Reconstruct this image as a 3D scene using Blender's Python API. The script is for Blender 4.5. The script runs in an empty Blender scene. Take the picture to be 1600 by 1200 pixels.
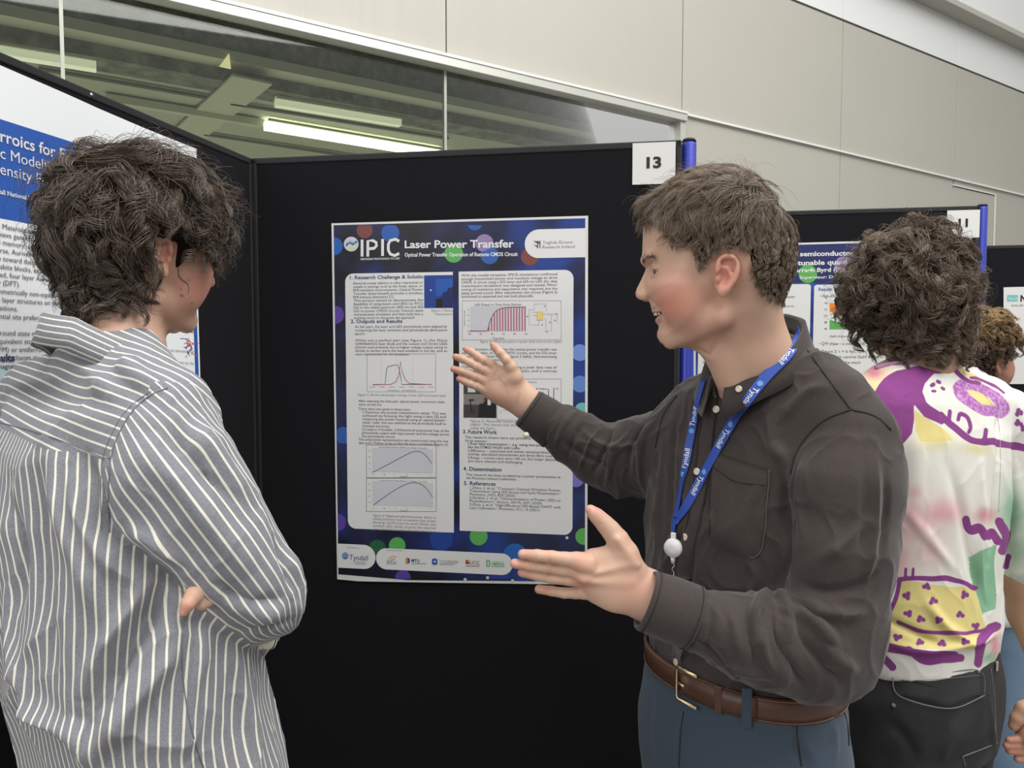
import bpy, bmesh, math, random
import numpy as np
from mathutils import Vector, Matrix, noise
from mathutils.bvhtree import BVHTree
random.seed(7); RNG = np.random.default_rng(7)
scene = bpy.context.scene
COL = scene.collection
# ---------------------------------------------------------------- camera, light, exposure
FPX = 1155.0
PITCH = math.radians(-2.97)
CAM_Z = 1.55; UP = np.array([0, 0, 1.0])
cam_d = bpy.data.cameras.new('camera'); cam = bpy.data.objects.new('camera', cam_d); COL.objects.link(cam)
cam_d.sensor_width = 36; cam_d.lens = 36*FPX/1600; cam_d.clip_start = .02
cam.location = (0, 0, CAM_Z); cam.rotation_euler = (math.pi/2+PITCH, 0, 0)
scene.camera = cam
scene.view_settings.view_transform = 'Standard'; scene.view_settings.look = 'None'
scene.view_settings.gamma = 1; scene.view_settings.use_curve_mapping = False
scene.view_settings.exposure = 0.0
w = bpy.data.worlds.new('world'); scene.world = w; w.use_nodes = True
nt = w.node_tree; nt.nodes.clear()
wo = nt.nodes.new('ShaderNodeOutputWorld'); wb = nt.nodes.new('ShaderNodeBackground')
wg = nt.nodes.new('ShaderNodeTexGradient'); wm = nt.nodes.new('ShaderNodeMapping'); wt = nt.nodes.new('ShaderNodeTexCoord')
wr = nt.nodes.new('ShaderNodeValToRGB'); ws = nt.nodes.new('ShaderNodeSeparateXYZ'); wmr = nt.nodes.new('ShaderNodeMapRange')
nt.links.new(wt.outputs['Generated'], ws.inputs[0]); nt.links.new(ws.outputs['Z'], wmr.inputs['Value'])
wmr.inputs['From Min'].default_value = -1; wmr.inputs['From Max'].default_value = 1
nt.links.new(wmr.outputs[0], wr.inputs[0])
wr.color_ramp.elements[0].position = .35; wr.color_ramp.elements[0].color = (.16, .155, .15, 1)
wr.color_ramp.elements[1].position = .85; wr.color_ramp.elements[1].color = (1, 1.0, .98, 1)
nt.links.new(wr.outputs[0], wb.inputs[0]); wb.inputs[1].default_value = .98
nt.links.new(wb.outputs[0], wo.inputs[0])
def area(name, loc, target, size, power, color=(1, 1, 1)):
    l = bpy.data.lights.new(name, 'AREA'); l.shape = 'RECTANGLE'; l.size, l.size_y = size; l.energy = power; l.color = color
    o = bpy.data.objects.new(name, l); COL.objects.link(o); o.location = loc
    o.rotation_euler = (Vector(target)-Vector(loc)).to_track_quat('-Z', 'Y').to_euler(); return o
area('skylight', (2.0, -.2, 6.0), (.4, 1.5, 1.0), (5, 4), 380, (1, .99, .96))
area('atrium_glazing', (-4.2, -2.4, 3.4), (0, 1.4, 1.3), (3.5, 3.0), 95, (1, .98, .95))

# ---------------------------------------------------------------- projection helpers (measuring the place from the photograph)
_cp, _sp = math.cos(PITCH), math.sin(PITCH)
def ray(px, py):
    u = (px-800)/FPX; v = -(py-600)/FPX
    return np.array([u, _cp - v*_sp, _sp + v*_cp])
CAMP = np.array([0, 0, CAM_Z])
def at(px, py, Y):
    d = ray(px, py); return CAMP + d*(Y/d[1])
def at_z(px, py, z):
    d = ray(px, py); return CAMP + d*((z-CAM_Z)/d[2])
def on_plane(px, py, P, N):
    d = ray(px, py); N = np.asarray(N, float); return CAMP + d*(np.dot(np.asarray(P)-CAMP, N)/np.dot(d, N))
def proj(P):
    q = np.asarray(P)-CAMP
    z = q[..., 1]*_cp + q[..., 2]*_sp; v = -q[..., 1]*_sp + q[..., 2]*_cp
    return 800+FPX*q[..., 0]/z, 600-FPX*v/z
def nrm(v):
    v = np.asarray(v, float); return v/np.linalg.norm(v)

# ---------------------------------------------------------------- objects and properties
def link(name, data, parent=None):
    o = bpy.data.objects.new(name, data); COL.objects.link(o)
    if parent is not None: o.parent = parent
    return o
def tag(o, label=None, cat=None, group=None, kind=None):
    if label: o['label'] = label
    if cat: o['category'] = cat
    if group: o['group'] = group
    if kind: o['kind'] = kind
    return o
def thing(name, label, cat, group=None, kind=None):
    return tag(link(name, None), label, cat, group, kind)
def mesh_np(name, V, faces, mats, parent=None, smooth=True, attrs=None, mat_idx=None):
    """faces: (n,k) array or list of lists."""
    me = bpy.data.meshes.new(name)
    V = np.asarray(V, np.float32)
    if isinstance(faces, np.ndarray) and faces.ndim == 2:
        n, k = faces.shape
        me.vertices.add(len(V)); me.vertices.foreach_set('co', V.ravel())
        me.loops.add(n*k); me.loops.foreach_set('vertex_index', faces.astype(np.int32).ravel())
        me.polygons.add(n); me.polygons.foreach_set('loop_start', np.arange(0, n*k, k, dtype=np.int32))
        me.update(calc_edges=True)
    else:
        me.from_pydata([tuple(map(float, v)) for v in V], [], [list(map(int, f)) for f in faces]); me.update()
    if smooth: me.polygons.foreach_set('use_smooth', np.ones(len(me.polygons), bool))
    if not isinstance(mats, (list, tuple)): mats = [mats]
    for m in mats: me.materials.append(m)
    if mat_idx is not None: me.polygons.foreach_set('material_index', np.asarray(mat_idx, np.int32))
    for k_, a in (attrs or {}).items():
        at_ = me.attributes.new(k_, 'FLOAT', 'POINT'); at_.data.foreach_set('value', np.asarray(a, np.float32))
    me.validate()
    return link(name, me, parent)

class MB:
    def __init__(s): s.v = []; s.f = []; s.m = []
    def add(s, V, F, m=0):
        b = len(s.v); s.v.extend([tuple(map(float, q)) for q in V]); s.f.extend([[b+int(i) for i in f] for f in F]); s.m.extend([m]*len(F)); return s
    def box(s, c, dx, dy, dz, ux=(1, 0, 0), uy=(0, 1, 0), uz=(0, 0, 1), m=0, bev=0.0):
        c = np.asarray(c, float); ux, uy, uz = map(np.asarray, (ux, uy, uz))
        if bev <= 0:
            V = [c + sx*dx/2*ux + sy*dy/2*uy + sz*dz/2*uz for sz in (-1, 1) for sy in (-1, 1) for sx in (-1, 1)]
            F = [(0, 2, 3, 1), (4, 5, 7, 6), (0, 1, 5, 4), (2, 6, 7, 3), (0, 4, 6, 2), (1, 3, 7, 5)]
            return s.add(V, F, m)
        bm = bmesh.new(); bmesh.ops.create_cube(bm, size=1)
        for v in bm.verts: v.co = (v.co.x*dx, v.co.y*dy, v.co.z*dz)
        bmesh.ops.bevel(bm, geom=list(bm.edges), offset=bev, segments=2, affect='EDGES', profile=.5)
        V = [c+v.co.x*ux+v.co.y*uy+v.co.z*uz for v in bm.verts]; bm.verts.index_update()
        F = [[v.index for v in f.verts] for f in bm.faces]; bm.free()
        return s.add(V, F, m)
    def tube(s, pts, r, n=10, m=0, caps=True, flat=1.0, nrmv=None):
        pts = np.asarray(pts, float); L = len(pts)
        rr = np.broadcast_to(np.asarray(r, float), (L,))
        T = np.gradient(pts, axis=0); T /= np.linalg.norm(T, axis=1)[:, None]+1e-12
        up = np.array([0, 0, 1.0]) if nrmv is None else np.asarray(nrmv, float)
        V = []
        prev = None
        for i in range(L):
            if up.ndim == 2: a = up[i]
            else: a = up if prev is None else prev
            a = a - T[i]*np.dot(a, T[i])
            if np.linalg.norm(a) < 1e-4: a = np.cross(T[i], [1, 0, 0.3])
            a = nrm(a); b = np.cross(T[i], a); prev = a
            for k in range(n):
                t = 2*math.pi*k/n; V.append(pts[i] + rr[i]*(math.cos(t)*a*flat + math.sin(t)*b))
        F = [(i*n+k, i*n+(k+1) % n, (i+1)*n+(k+1) % n, (i+1)*n+k) for i in range(L-1) for k in range(n)]
        if caps: F += [tuple(range(n))[::-1], tuple(range((L-1)*n, L*n))]
        return s.add(V, F, m)
    def build(s, name, mats, parent=None, smooth=False, attrs=None):
        if not isinstance(mats, (list, tuple)): mats = [mats]
        o = mesh_np(name, s.v, s.f, mats, parent, smooth, attrs, s.m if len(mats) > 1 else None)
        return o

# ---------------------------------------------------------------- materials
class NG:
    def __init__(s, name):
        s.m = bpy.data.materials.new(name); s.m.use_nodes = True; s.t = s.m.node_tree; s.t.nodes.clear()
        s.out = s.n('ShaderNodeOutputMaterial'); s.b = s.n('ShaderNodeBsdfPrincipled'); s.l(s.b.outputs[0], s.out.inputs[0])
    def n(s, t, **k):
        x = s.t.nodes.new(t)
        for a, b in k.items(): setattr(x, a, b)
        return x
    def l(s, a, b): s.t.links.new(a, b)
    def set(s, k, v):
        if hasattr(v, 'is_linked') or isinstance(v, bpy.types.NodeSocket): s.l(v, s.b.inputs[k])
        else: s.b.inputs[k].default_value = v
    def math(s, op, a, b=None, c=None, clamp=False):
        x = s.n('ShaderNodeMath', operation=op, use_clamp=clamp)
        for i, v in enumerate((a, b, c)):
            if v is None: continue
            if isinstance(v, bpy.types.NodeSocket): s.l(v, x.inputs[i])
            else: x.inputs[i].default_value = v
        return x.outputs[0]
    def attr(s, name): return s.n('ShaderNodeAttribute', attribute_name=name).outputs['Fac']
    def mix(s, f, a, b, mode='MIX'):
        x = s.n('ShaderNodeMix', data_type='RGBA', blend_type=mode)
        for i, v in ((0, f), (6, a), (7, b)):
            if isinstance(v, bpy.types.NodeSocket): s.l(v, x.inputs[i])
            elif i: x.inputs[i].default_value = tuple(v)+(1,) if len(v) == 3 else v
            else: x.inputs[i].default_value = v
        return x.outputs[2]
    def noise(s, scale, detail=3, vec=None, stretch=None, rough=.5):
        x = s.n('ShaderNodeTexNoise'); x.inputs['Scale'].default_value = scale; x.inputs['Detail'].default_value = detail; x.inputs['Roughness'].default_value = rough
        if vec is None: vec = s.n('ShaderNodeTexCoord').outputs['Object']
        if stretch is not None:
            mp = s.n('ShaderNodeMapping'); mp.inputs['Scale'].default_value = stretch; s.l(vec, mp.inputs[0]); vec = mp.outputs[0]
        s.l(vec, x.inputs['Vector']); return x.outputs[0]
    def ramp(s, fac, stops):
        x = s.n('ShaderNodeValToRGB'); s.l(fac, x.inputs[0]); e = x.color_ramp.elements
        while len(e) < len(stops): e.new(.5)
        for el, (p, c) in zip(e, stops): el.position = p; el.color = tuple(c)+(1,)
        return x.outputs[0]
    def maprange(s, v, a, b, c=0.0, d=1.0, smooth=False):
        x = s.n('ShaderNodeMapRange'); s.l(v, x.inputs[0])
        if smooth: x.interpolation_type = 'SMOOTHSTEP'
        for i, q in ((1, a), (2, b), (3, c), (4, d)): x.inputs[i].default_value = q
        return x.outputs[0]
    def bump(s, h, strength=.3, dist=.001):
        x = s.n('ShaderNodeBump'); x.inputs['Strength'].default_value = strength; x.inputs['Distance'].default_value = dist
        s.l(h, x.inputs['Height']); s.l(x.outputs[0], s.b.inputs['Normal']); return x
def srgb(*c):
    return tuple((x/255/12.92 if x/255 <= .04045 else ((x/255+.055)/1.055)**2.4) for x in c)
def mat(name, col, rough=.6, metal=0, nscale=None, namt=.15, bump=0, bscale=200, emit=None, spec=None, sheen=0):
    g = NG(name)
    c = tuple(col)
    if nscale:
        g.set('Base Color', g.mix(g.noise(nscale), tuple(x*(1-namt) for x in c), tuple(min(1, x*(1+namt)) for x in c)))
    else: g.set('Base Color', c+(1,))
    g.set('Roughness', rough); g.set('Metallic', metal)
    if spec is not None: g.set('Specular IOR Level', spec)
    if sheen: g.set('Sheen Weight', sheen)
    if bump: g.bump(g.noise(bscale, 4), bump, .001)
    if emit: g.set('Emission Color', tuple(emit[0])+(1,)); g.set('Emission Strength', emit[1])
    return g.m

# ---------------------------------------------------------------- signed-distance modelling
class SDF:
    def __init__(s, h): s.h = h; s.ops = []
    def op(s, fn, lo, hi, k=.01, mode='u', full=False): s.ops.append((fn, np.asarray(lo, float), np.asarray(hi, float), k, mode, full)); return s
    def cone(s, a, b, ra, rb, k=.01, n=None, q=1.0, mode='u'):
        a = np.asarray(a, float); b = np.asarray(b, float); ba = b-a; L = max(np.dot(ba, ba), 1e-12); R = max(ra, rb)*max(q, 1)
        if n is not None: n = nrm(n)
        def fn(x, y, z):
            px, py, pz = x-a[0], y-a[1], z-a[2]
            t = np.clip((px*ba[0]+py*ba[1]+pz*ba[2])/L, 0, 1)
            px = px-t*ba[0]; py = py-t*ba[1]; pz = pz-t*ba[2]
            d2 = px*px+py*py+pz*pz
            if n is not None:
                wn = px*n[0]+py*n[1]+pz*n[2]; d2 = d2 + wn*wn*(1/q**2-1)
            return np.sqrt(d2)-(ra+(rb-ra)*t)
        return s.op(fn, np.minimum(a, b)-R, np.maximum(a, b)+R, k, mode)
    def chain(s, pts, k=.01, kk=None, n=None, q=1.0, mode='u'):
        for (a, ra), (b, rb) in zip(pts[:-1], pts[1:]): s.cone(a, b, ra, rb, k, n, q, mode)
        return s
    def ell(s, c, r, k=.01, R=None, mode='u'):
        c = np.asarray(c, float); r = np.asarray(r, float); M = np.eye(3) if R is None else np.asarray(R, float)  # rows = local axes
        def fn(x, y, z):
            dx, dy, dz = x-c[0], y-c[1], z-c[2]
            l = [M[i, 0]*dx+M[i, 1]*dy+M[i, 2]*dz for i in range(3)]
            k0 = np.sqrt(sum((l[i]/r[i])**2 for i in range(3)))
            k1 = np.sqrt(sum((l[i]/r[i]**2)**2 for i in range(3)))+1e-9
            return k0*(k0-1)/k1
        R_ = r.max(); return s.op(fn, c-R_, c+R_, k, mode)
    def column(s, knots, width_dir, k=.02, p=2.0, cap=.03, mode='u'):
        """knots: (z, cx, cy, half width, half depth); width_dir: 2-vector."""
        K = np.array(sorted(knots), float); wd = nrm(width_dir); wz = np.array([-wd[1], wd[0]])
        def fn(x, y, z):
            f = [np.interp(z, K[:, 0], K[:, i]) for i in range(1, 5)]
            dx, dy = x-f[0], y-f[1]
            a = np.abs(dx*wd[0]+dy*wd[1])/f[2]; b = np.abs(dx*wz[0]+dy*wz[1])/f[3]
            d = ((a**p+b**p)**(1/p)-1)*np.minimum(f[2], f[3])
            e = np.maximum(z-K[-1, 0], K[0, 0]-z)
            m = np.maximum(cap-np.abs(d-e), 0)/cap
            return np.maximum(d, e)+m*m*cap/4
        R = K[:, 3:].max()
        return s.op(fn, (K[:, 1].min()-R, K[:, 2].min()-R, K[0, 0]), (K[:, 1].max()+R, K[:, 2].max()+R, K[-1, 0]), k, mode)
    def build(s, pad=None, full=False):
        h = s.h; pad = 3*h if pad is None else pad
        lo = np.min([o[1] for o in s.ops if o[4] == 'u'], axis=0)-pad; hi = np.max([o[2] for o in s.ops if o[4] == 'u'], axis=0)+pad
        n = np.ceil((hi-lo)/h).astype(int)+1
        F = np.full(n, 1.0, np.float32); ax = [lo[i]+h*np.arange(n[i]) for i in range(3)]
        for fn, a, b, k, mode, fl in s.ops:
            if full or fl: i0 = np.zeros(3, int); i1 = n
            else:
                e = k+2.5*h
                i0 = np.clip(((a-e-lo)/h).astype(int), 0, n-1); i1 = np.clip(((b+e-lo)/h).astype(int)+2, 1, n)
            sl = tuple(slice(p_, q_) for p_, q_ in zip(i0, i1))
            d = fn(ax[0][sl[0]][:, None, None].astype(np.float32), ax[1][sl[1]][None, :, None].astype(np.float32), ax[2][sl[2]][None, None, :].astype(np.float32)).astype(np.float32)
            f = F[sl]; k = max(k, 1e-5)
            if mode == 'u':
                m = np.maximum(k-np.abs(f-d), 0)/k; F[sl] = np.minimum(f, d)-m*m*k/4
            else:
                d = -d; m = np.maximum(k-np.abs(f-d), 0)/k; F[sl] = np.maximum(f, d)+m*m*k/4
        s.F, s.lo = F, lo
        return s
    def sample(s, P):
        q = (np.asarray(P)-s.lo)/s.h; n = np.array(s.F.shape); q = np.clip(q, 0, n-1.001); i = q.astype(int); f = q-i
        r = 0
        for dx in (0, 1):
            for dy in (0, 1):
                for dz in (0, 1):
                    wgt = (f[:, 0] if dx else 1-f[:, 0])*(f[:, 1] if dy else 1-f[:, 1])*(f[:, 2] if dz else 1-f[:, 2])
                    r = r + wgt*s.F[i[:, 0]+dx, i[:, 1]+dy, i[:, 2]+dz]
        return r
    def grad(s, P, e=.004):
        g = np.stack([s.sample(P+np.eye(3)[i]*e)-s.sample(P-np.eye(3)[i]*e) for i in range(3)], 1)
        return g/(np.linalg.norm(g, axis=1)[:, None]+1e-9)
    def mesh(s, smooth=1, F=None): return surface_nets(s.F if F is None else F, s.lo, s.h, smooth)

def surface_nets(F, lo, h, smooth=1):
    S = F < 0
    c = [S[a:S.shape[0]-1+a, b:S.shape[1]-1+b, d:S.shape[2]-1+d] for a in (0, 1) for b in (0, 1) for d in (0, 1)]
    any_ = c[0].copy(); all_ = c[0].copy()
    for q in c[1:]: any_ |= q; all_ &= q
    act = any_ & ~all_
    I = np.argwhere(act); idx = np.full(act.shape, -1, np.int64); idx[act] = np.arange(len(I))
    pos = np.zeros((len(I), 3)); cnt = np.zeros(len(I))
    for axis in range(3):
        o = [a for a in range(3) if a != axis]
        for u in (0, 1):
            for v in (0, 1):
                A = I.copy(); A[:, o[0]] += u; A[:, o[1]] += v; B = A.copy(); B[:, axis] += 1
                fa = F[A[:, 0], A[:, 1], A[:, 2]]; fb = F[B[:, 0], B[:, 1], B[:, 2]]
                m = (fa < 0) != (fb < 0)
                t = fa[m]/(fa[m]-fb[m]); P = A[m].astype(float); P[:, axis] += t
                pos[m] += P; cnt[m] += 1
    V = lo + h*pos/cnt[:, None]
    Q = []
    for axis in range(3):
        o = [(axis+1) % 3, (axis+2) % 3]
        sa = [slice(None)]*3; sb = [slice(None)]*3; sa[axis] = slice(0, -1); sb[axis] = slice(1, None)
        A, B = S[tuple(sa)], S[tuple(sb)]
        for flip in (False, True):
            E = np.argwhere((A & ~B) if not flip else (~A & B))
            E = E[(E[:, o[0]] > 0) & (E[:, o[1]] > 0) & (E[:, o[0]] < F.shape[o[0]]-1) & (E[:, o[1]] < F.shape[o[1]]-1)]
            q = []
            for du, dv in ((1, 1), (0, 1), (0, 0), (1, 0)):
                C = E.copy(); C[:, o[0]] -= du; C[:, o[1]] -= dv; q.append(idx[C[:, 0], C[:, 1], C[:, 2]])
            q = np.stack(q, 1)
            if flip: q = q[:, ::-1]
            Q.append(q)
    Q = np.concatenate(Q); Q = Q[(Q >= 0).all(1)]
    for _ in range(smooth): V = relax(V, Q)
    return V, Q
def relax(V, Q, w=.5):
    acc = np.zeros_like(V); n = np.zeros(len(V))
    for a, b in ((0, 1), (1, 2), (2, 3), (3, 0)):
        for p_, q_ in ((a, b), (b, a)):
            for i in range(3): acc[:, i] += np.bincount(Q[:, p_], V[Q[:, q_], i], len(V))
            n += np.bincount(Q[:, p_], minlength=len(V))
    n[n == 0] = 1
    return V*(1-w)+w*acc/n[:, None]
def subdiv(V, Q, w=.35):
    E = np.concatenate([Q[:, [0, 1]], Q[:, [1, 2]], Q[:, [2, 3]], Q[:, [3, 0]]]); E = np.sort(E, 1)
    key = E[:, 0].astype(np.int64)*len(V)+E[:, 1]; u, inv = np.unique(key, return_inverse=True); a = u//len(V); b = u % len(V)
    M = (V[a]+V[b])/2; C = V[Q].mean(1); n = len(Q); m0 = len(V); c0 = m0+len(M); m = [m0+inv[i*n:(i+1)*n] for i in range(4)]; c = c0+np.arange(n)
    F = np.concatenate([np.stack([Q[:, i], m[i], c, m[i-1]], 1) for i in range(4)])
    V = np.concatenate([V, M, C]); return relax(relax(V, F, w), F, w), F
def wrinkle(V, N, scale, amp, seed=0.0, stretch=(1, 1, 1), sharp=3.0, warp=.35):
    w1 = wob(V, scale*.5, seed+9.1)*warp/scale*3
    n = wob(V+np.stack([w1, -w1, w1*.6], 1), scale, seed, stretch); r = (1-np.abs(n)*1.8).clip(0, 1)**sharp
    return V+N*((r-.25)*amp)[:, None]
def vnormals(V, Q):
    fn = np.cross(V[Q[:, 2]]-V[Q[:, 0]], V[Q[:, 3]]-V[Q[:, 1]]); N = np.zeros_like(V)
    for k in range(4):
        for i in range(3): N[:, i] += np.bincount(Q[:, k], fn[:, i], len(V))
    return N/(np.linalg.norm(N, axis=1)[:, None]+1e-12)
def seg_dist(V, pts):
    best = np.full(len(V), 1e9)
    for a, b in zip(pts[:-1], pts[1:]):
        ba = b-a; t = np.clip(((V-a)@ba)/max(ba@ba, 1e-12), 0, 1); best = np.minimum(best, np.linalg.norm(V-a-t[:, None]*ba, axis=1))
    return best
class Skin:
    """A finished surface we can shoot the measuring rays at."""
    def __init__(s, V, Q):
        s.t = BVHTree.FromPolygons([tuple(v) for v in V], Q.tolist())
    def hit(s, px, py, off=0.0):
        d = nrm(ray(px, py)); l, n, i, dist = s.t.ray_cast(Vector(CAMP), Vector(d))
        if l is None: return None, None
        l = np.array(l); n = np.array(n)
        if np.dot(n, d) > 0: n = -n
        return l+n*off, n
    def path(s, pts, off=0.0, step=6, dens=True):
        P = []; N = []
        pts = [np.array(p, float) for p in pts]
        q = [pts[0]]
        for a, b in zip(pts[:-1], pts[1:]):
            m = max(1, int(np.linalg.norm(b-a)/step)) if dens else 1
            q += [a+(b-a)*(i+1)/m for i in range(m)]
        for a in q:
            l, n = s.hit(a[0], a[1], off)
            if l is not None: P.append(l); N.append(n)
        return np.array(P), np.array(N)
def smooth_pts(P, it=2):
    P = P.copy()
    for _ in range(it):
        if len(P) > 2: P[1:-1] = (P[:-2]+2*P[1:-1]+P[2:])/4
    return P
def spline(pts, n=8):
    """Catmull-Rom through points."""
    p = [np.array(q, float) for q in pts]; p = [2*p[0]-p[1]]+p+[2*p[-1]-p[-2]]; out = []
    for i in range(1, len(p)-2):
        for k in range(n):
            t = k/n; a, b, c, d = p[i-1:i+3]
            out.append(.5*((2*b)+(c-a)*t+(2*a-5*b+4*c-d)*t*t+(3*b-a-3*c+d)*t**3))
    out.append(p[-2]); return np.array(out)
def fold(V, N, skin, strokes, rng_px=None):
    """strokes: (px polyline, width m, height m). Displaces the cloth along its normals along each fold."""
    D = np.zeros(len(V))
    view = V-CAMP; facing = (N*view).sum(1) < 0
    for pts, wd, amp in strokes:
        P, _ = skin.path(spline(pts, 5), 0, dens=False)
        if len(P) < 2: continue
        near = facing & (V > P.min(0)-4*wd).all(1) & (V < P.max(0)+4*wd).all(1)
        if not near.any(): continue
        d = seg_dist(V[near], P)
        ends = np.minimum(np.linalg.norm(V[near]-P[0], axis=1), np.linalg.norm(V[near]-P[-1], axis=1)); L = np.linalg.norm(P[-1]-P[0])+1e-6
        fade = np.clip(ends/(.3*L), 0.15, 1)
        D[near] += amp*np.exp(-(d/wd)**2)*fade
    return V+N*D[:, None]
def wob(V, scale, seed=0.0, stretch=(1, 1, 1)):
    s_ = np.asarray(stretch)*scale
    return np.array([noise.noise(Vector((a*s_[0]+seed, b*s_[1]-seed, c*s_[2]+2*seed))) for a, b, c in V])
# ---------------------------------------------------------------- the setting: floor, metal wall, window and the room behind it
g = NG('polished_concrete'); g.set('Base Color', g.ramp(g.noise(1.2, 6), [(.3, (.20, .195, .185)), (.7, (.27, .262, .25))])); g.set('Roughness', .35); M_floor = g.m
fl = MB().box((2.0, 3.0, -.05), 16, 16, .1).build('floor', M_floor); tag(fl, 'pale grey polished concrete floor of the atrium', kind='structure')

def metal(name, col, rough=.36, mt=.55):
    g = NG(name)
    tc = g.n('ShaderNodeTexCoord').outputs['Object']
    n1 = g.noise(60, 5, tc, (1, 1, .03)); n2 = g.noise(.9, 3, tc)
    g.set('Base Color', g.mix(n2, tuple(c*.93 for c in col), tuple(min(1, c*1.05) for c in col)))
    g.set('Metallic', mt); g.set('Roughness', g.maprange(n1, .3, .7, rough-.04, rough+.06))
    g.bump(n2, .12, .02); return g.m
M_steel = metal('brushed_steel', (.49, .475, .42), .62, .18); M_steel_lit = metal('brushed_steel_lit', (.84, .85, .84), .5, .2)  # upper panels: same steel, the brighter light up there put into its colour
M_joint = mat('wall_joint_dark', (.05, .05, .045), .8); M_trim = mat('bright_trim', (.9, .9, .86), .25, .3)  # near-black for the recessed backing and upper joint; white for trim
M_frame = mat('window_aluminium', (.62, .62, .57), .4, .5, 20, .05); M_silv = mat('silver_seal', (.42, .43, .38), .4, .4)

WD = np.array([.8387, .5446, 0]); WN = np.array([.5446, -.8387, 0]); MOD = 1.5
W0 = np.array([.2277*4.24, 4.24, 0])
def on_wall(px, py, back=0.0):
    P = on_plane(px, py, W0-WN*back, WN); return np.dot(P-W0, WD), P[2]
ZL = on_wall(1063, 177)[1]; ZF = on_wall(1063, 191)[1]; ZU = on_wall(1308, 26)[1]; ZS = on_wall(1560, 57)[1]
def wp(s_, z, back=0.0): return W0+WD*s_-WN*back+np.array([0, 0, z])
wall = thing('wall_metal', None, None, kind='structure'); wall['label'] = 'high wall clad in pale brushed metal panels'
# backing (seen only in the joints) keeps clear of the window opening
bk = MB()
bk.box((wp(4.5, ZL/2, .07)), 9, .06, ZL, WD, WN); bk.box(wp(0, (ZL+ZS)/2+.0, .07), 18, .06, ZS-ZL, WD, WN); bk.box(wp(0, (ZS+7)/2, .07), 18, .06, 7-ZS, WD, WN)
bk.build('wall_backing', M_joint, wall)
GAP = .006
def wpanel(s0, s1, z0, z1, m, back=.01, th=.03):
    b = MB().box((0, 0, 0), s1-s0-GAP, th, z1-z0-GAP, bev=.002)
    o = b.build('metal_panel', m, wall)
    o.matrix_world = Matrix(((WD[0], -WN[0], 0, 0), (WD[1], -WN[1], 0, 0), (0, 0, 1, 0), (0, 0, 0, 1)))
    o.location = Vector(wp((s0+s1)/2, (z0+z1)/2, back+th/2)); return o
for k in range(-5, 6):
    s0, s1 = k*MOD, (k+1)*MOD
    wpanel(s0, s1, ZL, ZU, M_steel)
    wpanel(s0, s1, ZU, ZS, M_steel_lit); wpanel(s0, s1, ZS, 5.6, M_steel_lit, .005); wpanel(s0, s1, 5.6, 6.9, M_steel_lit)
    if k >= 0:
        if k == 2:
            a, zt = on_wall(1490, 288); b_, _ = on_wall(1556, 300)
            wpanel(s0, a-.0, 0, ZL, M_steel) if a > s0+.05 else None
            wpanel(a, b_, zt, ZL, M_steel); wpanel(b_, s1, 0, ZL, M_steel)
            hatch = wpanel(a+.012, b_-.012, 0.02, zt-.012, M_steel, .004, .03); hatch.name = 'access_door'
            MB().box(wp((a+b_)/2, zt-.006, .0), b_-a, .012, .008, WD, WN).box(wp(b_-.006, zt/2, 0), .008, .012, zt, WD, WN).build('door_trim', M_trim, wall)
            MB().box(wp(b_-.004, 1.95, -.008), .02, .02, .09, WD, WN, bev=.003).build('hinge', M_silv, wall)
        else: wpanel(s0, s1, 0, ZL, M_steel)
tr = MB().box(wp(.5, ZL, -.004), 15, .012, .012, WD, WN).build('trim_1', M_trim); tag(tr, 'thin bright horizontal trim strip across the metal wall', kind='structure')
tr = MB().box(wp(.5, ZU, .012), 15, .012, .010, WD, WN).build('trim_2', M_joint); tag(tr, 'dark horizontal joint higher up the metal wall', kind='structure')
tr = MB().box(wp(1.5, ZS, -.05), 16, .14, .045, WD, WN, bev=.004).box(wp(1.5, ZS+.05, -.02), 16, .05, .02, WD, WN).build('trim_3', M_steel); tag(tr, 'projecting metal ledge at the top right of the wall', kind='structure')
# window
gl = NG('window_glass'); gl.b.inputs['Base Color'].default_value = (.8, .9, .8, 1)
t1 = gl.n('ShaderNodeBsdfTransparent'); t1.inputs[0].default_value = (.86, .91, .83, 1); g1 = gl.n('ShaderNodeBsdfGlossy'); g1.inputs['Roughness'].default_value = .02
fr = gl.n('ShaderNodeFresnel'); fr.inputs[0].default_value = 1.5; mx = gl.n('ShaderNodeMixShader')
gl.l(gl.math('MULTIPLY', fr.outputs[0], 1.0, clamp=True), mx.inputs[0]); gl.l(t1.outputs[0], mx.inputs[1]); gl.l(g1.outputs[0], mx.inputs[2]); gl.l(mx.outputs[0], gl.out.inputs[0]); M_glass = gl.m
win = thing('window_1', None, None, kind='structure'); win['label'] = 'long interior window with silver frame above the display boards'
MB().box(wp(-3.75, (ZL+ZF)/2, .0), 7.5, .07, ZL-ZF, WD, WN, bev=.003).build('window_head', M_frame, win)
MB().box(wp(-3.75, ZL-.004, -.036), 7.5, .008, .012, WD, WN).build('head_trim_strip', M_trim, win)  # thin white trim along the top of the window head
MB().box(wp(-.02, ZF/2, .03), .04, .1, ZF, WD, WN).build('window_jamb', M_frame, win)
for k in range(-5, 0):
    MB().box(wp((k+.5)*MOD, ZF/2+.45, .03), MOD-.012, .01, ZF-.9, WD, WN).build('pane', M_glass, win)
    MB().box(wp(k*MOD, ZF/2+.45, .03), .012, .02, ZF-.9, WD, WN).build('glazing_joint', M_silv, win)
MB().box(wp(-3.75, .45, .03), 7.5, .08, .9, WD, WN).build('window_sill_wall', M_steel, win)
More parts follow.
